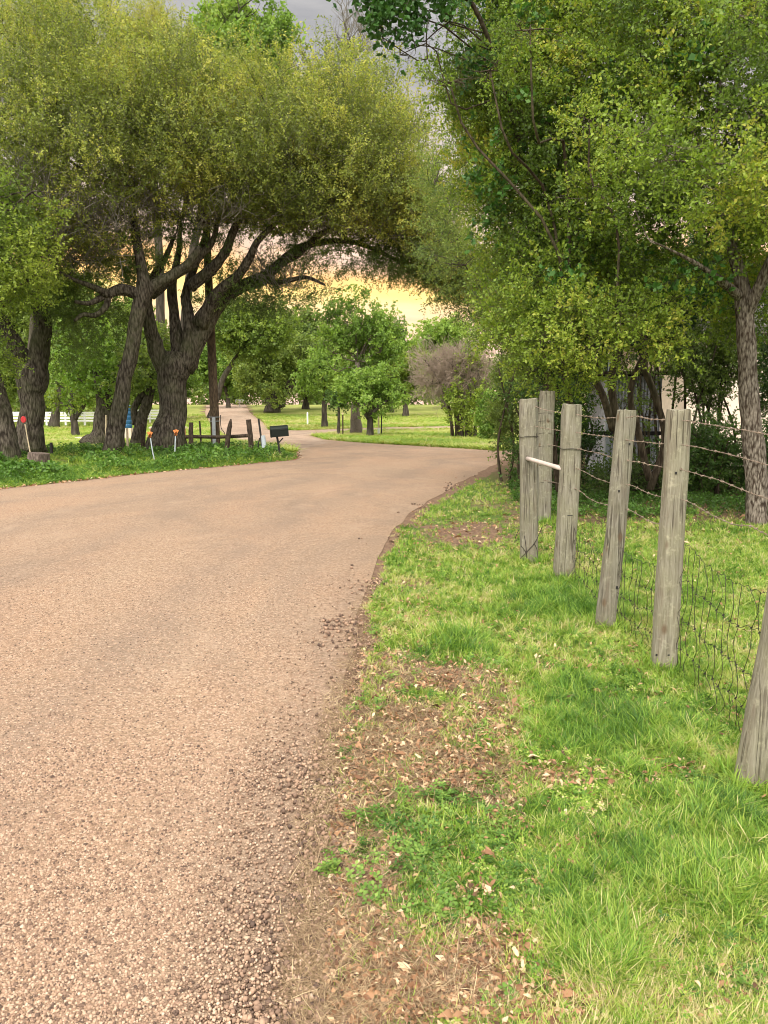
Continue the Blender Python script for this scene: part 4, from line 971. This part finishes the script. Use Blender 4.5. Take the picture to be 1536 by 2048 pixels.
def curbwall():
    Y = 43; b = up(300, Y); root = empty('brick_planter', b, 'low red brick wall with pale cap behind the twin-stemmed tree', 'planter')
    x0, x1 = at(262, 0, Y)[0], at(336, 0, Y)[0]; zt = zat(855, Y); m = MB(); m.box(((x0+x1)/2, Y + .15, (b[2] - .1 + zt - .05) / 2), (x1 - x0, .3, zt - .05 - b[2] + .1)); m.build('wall', BRICK, root)
    m = MB(); m.box(((x0+x1)/2, Y + .15, zt - .01), (x1 - x0 + .1, .38, .08)); m.build('cap', CAPST, root)
    Y = 40; x0, x1 = at(100, 0, Y)[0], at(188, 0, Y)[0]; b = up(140, Y)
    m = MB(); m.box(((x0+x1)/2, Y, b[2] + .03), (x1 - x0, .3, .16)); prop(m.build('edging_beam', CAPST, None, origin=b, bevel=.02), 'pale edging beam lying on the lawn below the fruit tree', 'edging')
curbwall()
def street_sign():
    Y = yb(869, 762); b = up(763, Y); s = Y / FPX; root = empty('street_sign', b, 'green street name sign on a slim dark post at the junction', 'street sign')
    m = MB(); m.tube(np.array([b, [b[0], Y, zat(806, Y)]]), .035, 8); m.build('post', BLACK, root)
    m = MB(); m.box((b[0], Y, zat(802, Y)), (13.5 * s, .03, 4.2 * s)); m.build('sign_blade', SIGN, root, bevel=.01)
    m = MB(); m.box((b[0], Y, zat(807.5, Y)), (.05, .32, 3.4 * s)); m.build('sign_blade', SIGN, root)
    b2 = up(757.5, Y); root = empty('marker_post', b2, 'yellow-brown marker post with white foot left of the street sign', 'marker post')
    m = MB(); m.tube(np.array([[b2[0], Y, zat(856, Y)], [b2[0] - .02, Y, zat(828, Y)]]), .045, 8); m.build('post', STAKE, root)
    m = MB(); m.tube(np.array([b2, [b2[0], Y, zat(856, Y)]]), .07, 10); m.build('foot', WHITE, root)
street_sign()
def yellow_sign():
    Y = 46; b = up(686, Y); s = Y / FPX; root = empty('trail_marker', b, 'thin brown post with a pale yellow diamond plate beyond the junction', 'marker post')
    m = MB(); m.tube(np.array([b, [b[0], Y, zat(824, Y)]]), .04, 8); m.build('post', W_pole, root)
    m = MB(); m.box((b[0], Y - .05, zat(827, Y)), (4 * s, .03, 4 * s), Matrix.Rotation(.785, 3, 'Y')); m.build('sign_plate', YEL, root)
    Y = 62; b = up(616, Y); m = MB(); m.tube(np.array([b, [b[0], Y, zat(826, Y)], [b[0], Y, zat(824, Y)]]), [.065, .065, .03], 10)
    prop(m.build('utility_marker', WHITE, None, origin=b), 'short white utility marker standing alone on the far lawn', 'marker post')
    Y = 98; b = up(482, Y); m = MB(); m.tube(np.array([b + [-.5, 0, .7], b + [.5, 0, .7]]), .22, 12); m.box(b + [0, 0, .3], (.1, .1, .7)); prop(m.build('far_mailbox', WHITE, None, origin=b), 'white mailbox at the crest of the rising road', 'mailbox')
yellow_sign()

# ------------------------------------------------------------------ ground scatter
def blade_template(n, hmin, hmax, spread, w, seed, seg=2, lean=.5):
    r = np.random.default_rng(seed); V = []; Fc = []; lj = []
    for k in range(n):
        a = r.uniform(0, 6.28); b0 = np.array([math.cos(a), math.sin(a), 0]) * r.uniform(0, spread); h = r.uniform(hmin, hmax)
        la = r.uniform(0, 6.28); ld = np.array([math.cos(la), math.sin(la), 0]) * r.uniform(.15, lean) * h * 1.5; sd = np.array([-math.sin(la), math.cos(la), 0])
        o = len(V); pts = []
        for q in range(seg + 1):
            t = q / seg; c = b0 + ld * t ** 2 + np.array([0, 0, h * (t - .25 * t * t * (np.linalg.norm(ld) / h))]); ww = w * (1 - t) ** .7 * .5 + w * .06
            pts += [c - sd * ww, c + sd * ww]
        V += pts; j = r.normal(); lj += [j] * len(pts)
        for q in range(seg): Fc.append((o + 2*q, o + 2*q + 1, o + 2*q + 3, o + 2*q + 2))
    return np.array(V), np.array(Fc), np.ones(len(V)), np.array(lj)
T_gr = [blade_template(12, .35, 1., .45, .085, s, 2, .95) for s in range(10)]
T_lush = [blade_template(15, .45, 1., .36, .060, 30 + s, 3, 1.1) for s in range(8)]
def clover_template(seed):
    r = np.random.default_rng(seed); V = []; Fc = []; lj = []
    for k in range(12):
        a = r.uniform(0, 6.28); q = r.uniform(.1, .8); c = np.array([math.cos(a) * q, math.sin(a) * q, r.uniform(.25, .7)])
        for m_ in range(3):
            b = a + m_ * 2.09 + r.uniform(-.2, .2); d = np.array([math.cos(b), math.sin(b), r.uniform(-.1, .35)]); sd = np.array([-math.sin(b), math.cos(b), 0]); o = len(V)
            V += [c, c + d * .16 + sd * .10, c + d * .27, c + d * .16 - sd * .10]; Fc.append((o, o+1, o+2, o+3)); lj += [r.normal()] * 4
    return np.array(V), np.array(Fc), np.ones(len(V)), np.array(lj)
T_cl = [clover_template(s) for s in range(6)]
def dead_template(seed):
    r = np.random.default_rng(seed); c = r.uniform(-.25, .45); tw = r.uniform(-.3, .3); V = []; n = 4
    for q in range(n + 1):
        t = q / n; w = math.sin(math.pi * (.08 + .88 * t)) * .20 * (1 + .28 * math.sin(t * 17 + seed)); z = c * 4 * t * (1 - t) * .5
        V += [(t - .5, -w, z + .18 * abs(w) * 2 + tw * w), (t - .5, w, z + .25 * abs(w) * 2 - tw * w)]
    Fc = [(2*q, 2*q+1, 2*q+3, 2*q+2) for q in range(n)]
    return np.array(V), np.array(Fc), np.ones(len(V)), np.full(len(V), 0.)
T_dead = [dead_template(s) for s in range(10)]
def straw_template(seed):
    r = np.random.default_rng(seed); V = []; Fc = []; lj = []
    for k in range(9):
        a = r.uniform(0, 6.28); p = r.normal(size=3) * [.4, .4, .04] + [0, 0, .12]; d = np.array([math.cos(a), math.sin(a), r.uniform(-.1, .3)]); L = r.uniform(.4, 1.1); sd = np.array([-math.sin(a), math.cos(a), 0]) * .014; o = len(V); m_ = p + d * L * .5 + r.normal(size=3) * .06
        V += [p - sd, p + sd, m_ - sd, m_ + sd, p + d * L - sd * .5, p + d * L + sd * .5]; Fc += [(o, o+1, o+3, o+2), (o+2, o+3, o+5, o+4)]; lj += [r.normal()] * 6
    return np.array(V), np.array(Fc), np.ones(len(V)), np.array(lj)
T_st = [straw_template(s) for s in range(8)]
def stone_template(seed):
    r = np.random.default_rng(seed)
    V = np.array([[-1,-1,-1],[1,-1,-1],[1,1,-1],[-1,1,-1],[-1,-1,1],[1,-1,1],[1,1,1],[-1,1,1]], float) * .5
    V[4:, :2] *= r.uniform(.45, .85, (4, 2)); V += r.uniform(-.13, .13, V.shape); V[:, 2] *= .7
    return V, np.array([(0,3,2,1),(4,5,6,7),(0,1,5,4),(1,2,6,5),(2,3,7,6),(3,0,4,7)]), np.ones(8), np.zeros(8)
T_stone = [stone_template(s) for s in range(10)]

def sample(n, px0, px1, py0, py1, bias=1.):
    """points on the ground, denser nearby"""
    px = rng.uniform(px0, px1, n); py = py0 + (py1 - py0) * rng.random(n) ** bias
    b = (1024 - py) / FPX; sl = (sT - b * cT) / (cT + b * sT)
    Y = np.full(n, 5.)
    for _ in range(60): Y = .5 * Y + .5 * np.clip((CAM_H - terrain(0, Y)) / np.maximum(sl, 1e-4), .5, 110)
    X = (px - 768) / FPX / (cT + b * sT) * Y
    return np.stack([X, Y], 1)
def upframes(n, tilt=.15):
    D = np.column_stack([rng.normal(size=(n, 2)) * tilt, np.ones(n)]); return frames(D)
def put(name, label, cat, T, P, S, v, mat, tilt=.15, dz=0., R=None, jit=.1):
    Z = gz(P) + dz; V, F, a = instance(T, np.column_stack([P, Z]), upframes(len(P), tilt) if R is None else R, S, v, jit)
    return prop(mesh_np(name, V, F, mat, None, {'v': a}), label, cat, kind='stuff')

# right verge grass
P = np.concatenate([sample(150000, 480, 2100, 960, 2250, .8), sample(30000, 700, 1700, 905, 1250)])
P = P[(P[:, 1] < 15)]
d, bare = fields(P); lit = pf(P, LITTER); lush = pf(P, LUSH); fld = sstep(8.6, 9.8, P[:, 1] + (fbm(P*1.5, 8) - .5) * 2) * sstep(1.6, 2.6, P[:, 0])
prob = np.clip((1 - bare * .94) * (1 - lit * .72) * (.55 + .5 * fbm(P * 6, 15)) + lush * .5, .03, 1) * (1 - .8 * fld)
k = (d > -.03) & (rng.random(len(P)) < prob) & (rng.random(len(P)) < sstep(-.02, .12, d) + .08)
P = P[k]; bare, lush, lit = bare[k], lush[k], lit[k]
hgt = (.024 + .034 * fbm(P * 4, 2) + .020 * lush) * (1 - .35 * bare) * rng.uniform(.6, 1.5, len(P)) * (1 + P[:, 1] * .03)
S = np.column_stack([np.maximum(hgt, .05) * .9, np.maximum(hgt, .05) * .9, hgt])
v = np.clip(.44 + (fbm(P * 2.2, 21) - .5) * .8 + (fbm(P * 14, 22) - .5) * 1.0 - lush * .12 + bare * .2 + rng.normal(size=len(P)) * .13 + (rng.random(len(P)) < .10) * .4, 0, 1)
lu = (lush > .45)
put('grass', 'short mixed green grass on the right verge', 'grass', T_gr, P[~lu], S[~lu], v[~lu], L_grass, .35, jit=.2)
put('grass', 'longer lush grass clumps around the post feet', 'grass', T_lush, P[lu], S[lu] * 1.15, v[lu] * .9, L_grass, .35, jit=.2)
# tufts around post feet
Q = []; 
for i in range(6):
    B = FP[i][0]; n = 60; a = rng.uniform(0, 6.28, n); rr = FP[i][2] + rng.uniform(.0, .09, n); Q.append(np.column_stack([B[0] + np.cos(a) * rr, B[1] + np.sin(a) * rr]))
Q = np.concatenate(Q); hq = rng.uniform(.06, .15, len(Q)); put('grass', 'taller grass tufts hugging the fence posts', 'grass', T_lush, Q, np.column_stack([hq * .8, hq * .8, hq]), rng.uniform(.3, .7, len(Q)), L_grass, .25)
# clover and broadleaf weeds
P = sample(26000, 560, 1900, 1180, 2250, .8); d, bare = fields(P); c = pf(P, CLOV)
k = (d > .02) & (rng.random(len(P)) < np.clip(c * .5 * sstep(.35, .6, fbm(P * 8, 51)) + (1 - bare) * .12 * sstep(.4, .6, fbm(P * 3, 52)), 0, 1)); P = P[k]; s = rng.uniform(.03, .06, len(P)) * (1 + P[:, 1] * .03)
Q = sample(34000, 620, 2100, 1000, 2250, .8); dq, bq = fields(Q); k = (dq > .05) & (rng.random(len(Q)) < (1 - sstep(0, .3, bq)) * (1 - .8 * pf(Q, LITTER)) * (.16 + .5 * sstep(.42, .62, fbm(Q * 2.5, 53)))) & (Q[:, 1] < 9); Q = Q[k]
put('low_weeds', 'tiny-leaved green plants mixed all through the verge grass', 'weeds', T_cl, Q, rng.uniform(.018, .036, len(Q)) * (1 + Q[:, 1] * .08), np.clip(.35 + (fbm(Q * 4, 19) - .5) * .8 + rng.normal(size=len(Q)) * .15, 0, 1), L_grass, .4, .008, jit=.2)
put('low_weeds', 'patches of small round-leaved weeds in the verge', 'weeds', T_cl, P, s, np.clip(.45 + (fbm(P * 5, 9) - .5) + rng.normal(size=len(P)) * .2, 0, 1), L_clover, .3, jit=.2)
# leaf litter
P = sample(90000, 520, 1900, 960, 2250, .85); d, bare = fields(P); l = pf(P, LITTER)
fl = sstep(8.2, 9.4, P[:, 1]) * (P[:, 0] > 1.6)
k = (d > .03) & (rng.random(len(P)) < np.clip(l * .95 * (.35 + .65 * sstep(.35, .6, fbm(P * 6, 91))) + bare * .26 + .14 + fl * .6, 0, 1)) & (P[:, 1] < 16); P = P[k]; n = len(P)
big = np.where(rng.random(n) < .05, 1.8, 1.) ; s = rng.uniform(.008, .024, n) * big * (1 + .10 * P[:, 1])
v = np.clip(.52 + rng.normal(size=n) * .28, 0, .92)
put('leaf_litter', 'fallen tan and brown oak leaves on the verge', 'leaf litter', T_dead, P, s, v, L_litter, .5, .010 + .028 * rng.random(n) * (1 - .5 * bare[k]))
# straw and dead grass thatch
P = sample(60000, 520, 1600, 1150, 2250, .85); d, bare = fields(P); k = (d > -.06) & (rng.random(len(P)) < np.clip(bare * .6 + pf(P, LITTER) * .35 + .06, 0, 1)); P = P[k]
put('dry_straw', 'flattened dry grass thatch on the bare verge strip', 'dead grass', T_st, P, rng.uniform(.03, .07, len(P)), np.clip(.4 + rng.normal(size=len(P)) * .25, 0, 1), L_straw, .2, .003)
# loose stones on the road
P = np.concatenate([sample(70000, -300, 900, 1500, 2300, .9), sample(30000, -200, 900, 1150, 1600)]); d = seg_dist(P, RP)
k = (d < .12) & (rng.random(len(P)) < .62 - .3 * sstep(-.6, -.1, d)); P = P[k]; n = len(P); s = rng.uniform(.004, .009, n) * np.where(rng.random(n) < .02, 1.7, 1.)
Z = terrain(P[:, 0], P[:, 1]) + .0165; Vv, Ff, a = instance(T_stone, np.column_stack([P, Z]), upframes(n, .35), s, rng.random(n) ** 1.2 * .88, 0)
prop(mesh_np('gravel', Vv, Ff, L_stone, None, {'v': a}), 'loose tan and white chips on the road surface', 'gravel', kind='stuff')
# dark crumbs along the crumbling edge
P = np.concatenate([sample(30000, 480, 1100, 925, 1300), sample(11000, 450, 900, 1300, 2200)]); d = seg_dist(P, RP); k = (np.abs(d + .05 + (fbm(P * 4, 40) - .5) * .4) < .16) & (rng.random(len(P)) < .30 * sstep(.52, .7, fbm(P * 1.6, 41)) + .012); P = P[k]; n = len(P)
s = rng.uniform(.005, .015, n) * (1 + .09 * P[:, 1]); Z = terrain(P[:, 0], P[:, 1]) + .018; Vv, Ff, a = instance(T_stone, np.column_stack([P, Z]), upframes(n, .3), s, rng.random(n) ** 1.5 * .55, 0)
prop(mesh_np('gravel', Vv, Ff, L_stone, None, {'v': a}), 'dark broken crumbs along the right road edge', 'gravel', kind='stuff')
# left verge weeds and litter
P = sample(60000, -350, 640, 880, 1010); d, bare = fields(P)
k = (d > .1) & (P[:, 1] < 27.5) & (P[:, 0] < -1.8); P = P[k]; d = d[k]; n = len(P)
wh = rng.uniform(.08, .22, n) * sstep(.1, .9, d) * (.25 + 1.1 * sstep(.35, .65, fbm(P * .7, 71))) + .05
for (sx, sy) in [tuple(g2(76, 938)), tuple(g2(55, 930))]: wh = wh * (1 - .85 * (np.hypot(P[:, 0] - sx, (P[:, 1] - sy) * .4) < .8))
k = rng.random(n) < .35; put('weeds', 'leafy knee-high weeds under the left oaks', 'weeds', T_far, P[k], wh[k], np.clip(.45 + (fbm(P[k] * 1.3, 6) - .5) * 1.1 + rng.normal(size=k.sum()) * .1, 0, 1), L_weed, .35)
k = rng.random(n) < .5; put('grass', 'uneven green grass along the left verge', 'grass', T_gr, P[k], np.column_stack([wh[k] * .8 + .06, wh[k] * .8 + .06, wh[k] * .8 + .03]), np.clip(.4 + (fbm(P[k], 61) - .5) + rng.normal(size=k.sum()) * .12, 0, 1), L_grass, .2)
P = sample(30000, -300, 640, 890, 1010); d, bare = fields(P); k = (d > -.05) & (d < .5) & (P[:, 0] < -1.8) & (rng.random(len(P)) < .45 * sstep(.5, .15, d)); P = P[k]
put('leaf_litter', 'thin line of fallen leaves along the left road edge', 'leaf litter', T_dead, P, rng.uniform(.05, .10, len(P)), np.clip(.55 + rng.normal(size=len(P)) * .25, 0, 1), L_litter, .4, .01)
P = sample(34000, 1020, 2100, 930, 1120); k = (P[:, 1] > 9.8) & (P[:, 1] < 17) & (P[:, 0] > 1.9) & (rng.random(len(P)) < .15 + .6 * sstep(.4, .6, fbm(P * 1.6, 81))); P = P[k]; n = len(P)
put('undergrowth', 'dark low leafy undergrowth on the thicket floor', 'undergrowth', T_far, P, rng.uniform(.05, .15, n), np.clip(.25 + (fbm(P * 1.3, 6) - .5) + rng.normal(size=n) * .1, 0, 1), L_weed, .4)
# lawn beyond
P = np.concatenate([sample(70000, -100, 1250, 825, 905), sample(14000, 560, 1100, 868, 905)]); d = np.minimum(seg_dist(P, RP), seg_dist(P, LP)); k = (d > .1) & (P[:, 1] > 24) & (P[:, 1] < 80); P = P[k]
h = rng.uniform(.05, .13, len(P)) * (1 + .5 * sstep(1.5, .2, d[k])); put('grass', 'mown lawn grass beyond the bend', 'grass', T_gr, P, np.column_stack([h * 2.4, h * 2.4, h]), np.clip(.66 + (fbm(P * .4, 33) - .5) * .8 + rng.normal(size=len(P)) * .08, 0, 1), L_grass, .2)

# ------------------------------------------------------------------ world and sun
SUN_EL, SUN_ROT = 44, 198     # high soft light coming from behind the camera
w = bpy.data.worlds.new('World'); scene.world = w; w.use_nodes = True; nt = w.node_tree; nt.nodes.clear(); n = N(nt)
sky = n('ShaderNodeTexSky', sky_type='NISHITA', sun_disc=False, sun_elevation=math.radians(SUN_EL), sun_rotation=math.radians(SUN_ROT))
co = n('ShaderNodeTexCoord').outputs['Generated']
sep = n('ShaderNodeSeparateXYZ', {0: co}); x, y, z = sep.outputs
nz = n.noise(n.mapv(co, (1, 1, 3)), 3.2, 7, .62, .6)
zz = n.math('ADD', z, n.math('MULTIPLY', n.math('SUBTRACT', nz, .5), .16))
front = n.ramp(zz, [(0, (.70, .46, .36)), (.06, (.70, .46, .34)), (.085, (.80, .54, .26)), (.11, (.92, .64, .19)), (.135, (.80, .45, .15)), (.175, (.58, .40, .28)), (.24, (.47, .39, .33)), (.36, (.25, .243, .238)), (.5, (.33, .32, .32)), (.75, (1.05, 1.02, .96)), (1, (1.45, 1.42, 1.34))])
back = n.ramp(zz, [(0, (.9, .86, .78)), (.3, (1.15, 1.12, 1.04)), (1, (1.45, 1.42, 1.34))])
fr = n.ramp(y, [(.25, (0, 0, 0)), (.8, (1, 1, 1))])
cl = n.mix(fr, back, front)
fine = n.noise(n.mapv(co, (1, 1, 4)), 7, 8, .62, .5)
cl = n.mix(1., cl, n.ramp(fine, [(.3, (.80, .81, .84)), (.7, (1.18, 1.16, 1.12))]), 'MULTIPLY')
cl = n('ShaderNodeVectorMath', {0: cl, 3: 10.}, operation='SCALE').outputs[0]
mx = n.mix(.95, sky.outputs[0], cl)
bg = n('ShaderNodeBackground', {'Color': mx, 'Strength': .1})
n('ShaderNodeOutputWorld', {'Surface': bg.outputs[0]})
sd = bpy.data.lights.new('sun', 'SUN'); sd.energy = 2.1; sd.angle = math.radians(22); sd.color = (1, .95, .86)
so = bpy.data.objects.new('sun', sd); COL.objects.link(so)
el, rt = math.radians(SUN_EL), math.radians(SUN_ROT)
dirv = Vector((math.sin(rt) * math.cos(el), math.cos(rt) * math.cos(el), math.sin(el)))
so.rotation_euler = dirv.to_track_quat('Z', 'Y').to_euler(); so.location = (0, -5, 12)

scene.view_settings.view_transform = 'Standard'; scene.view_settings.look = 'None'
scene.view_settings.exposure = 1.02; scene.view_settings.gamma = 1
scene.cycles.max_bounces = 5; scene.cycles.diffuse_bounces = 4; scene.cycles.transmission_bounces = 4
scene.cycles.glossy_bounces = 2; scene.cycles.use_denoising = True
scene.cycles.filter_width = 1.0
import resource
print('MEM', resource.getrusage(resource.RUSAGE_SELF).ru_maxrss / 1e6)
tot = sum(len(o.data.polygons) for o in bpy.data.objects if o.type == 'MESH'); print('POLYS', tot)
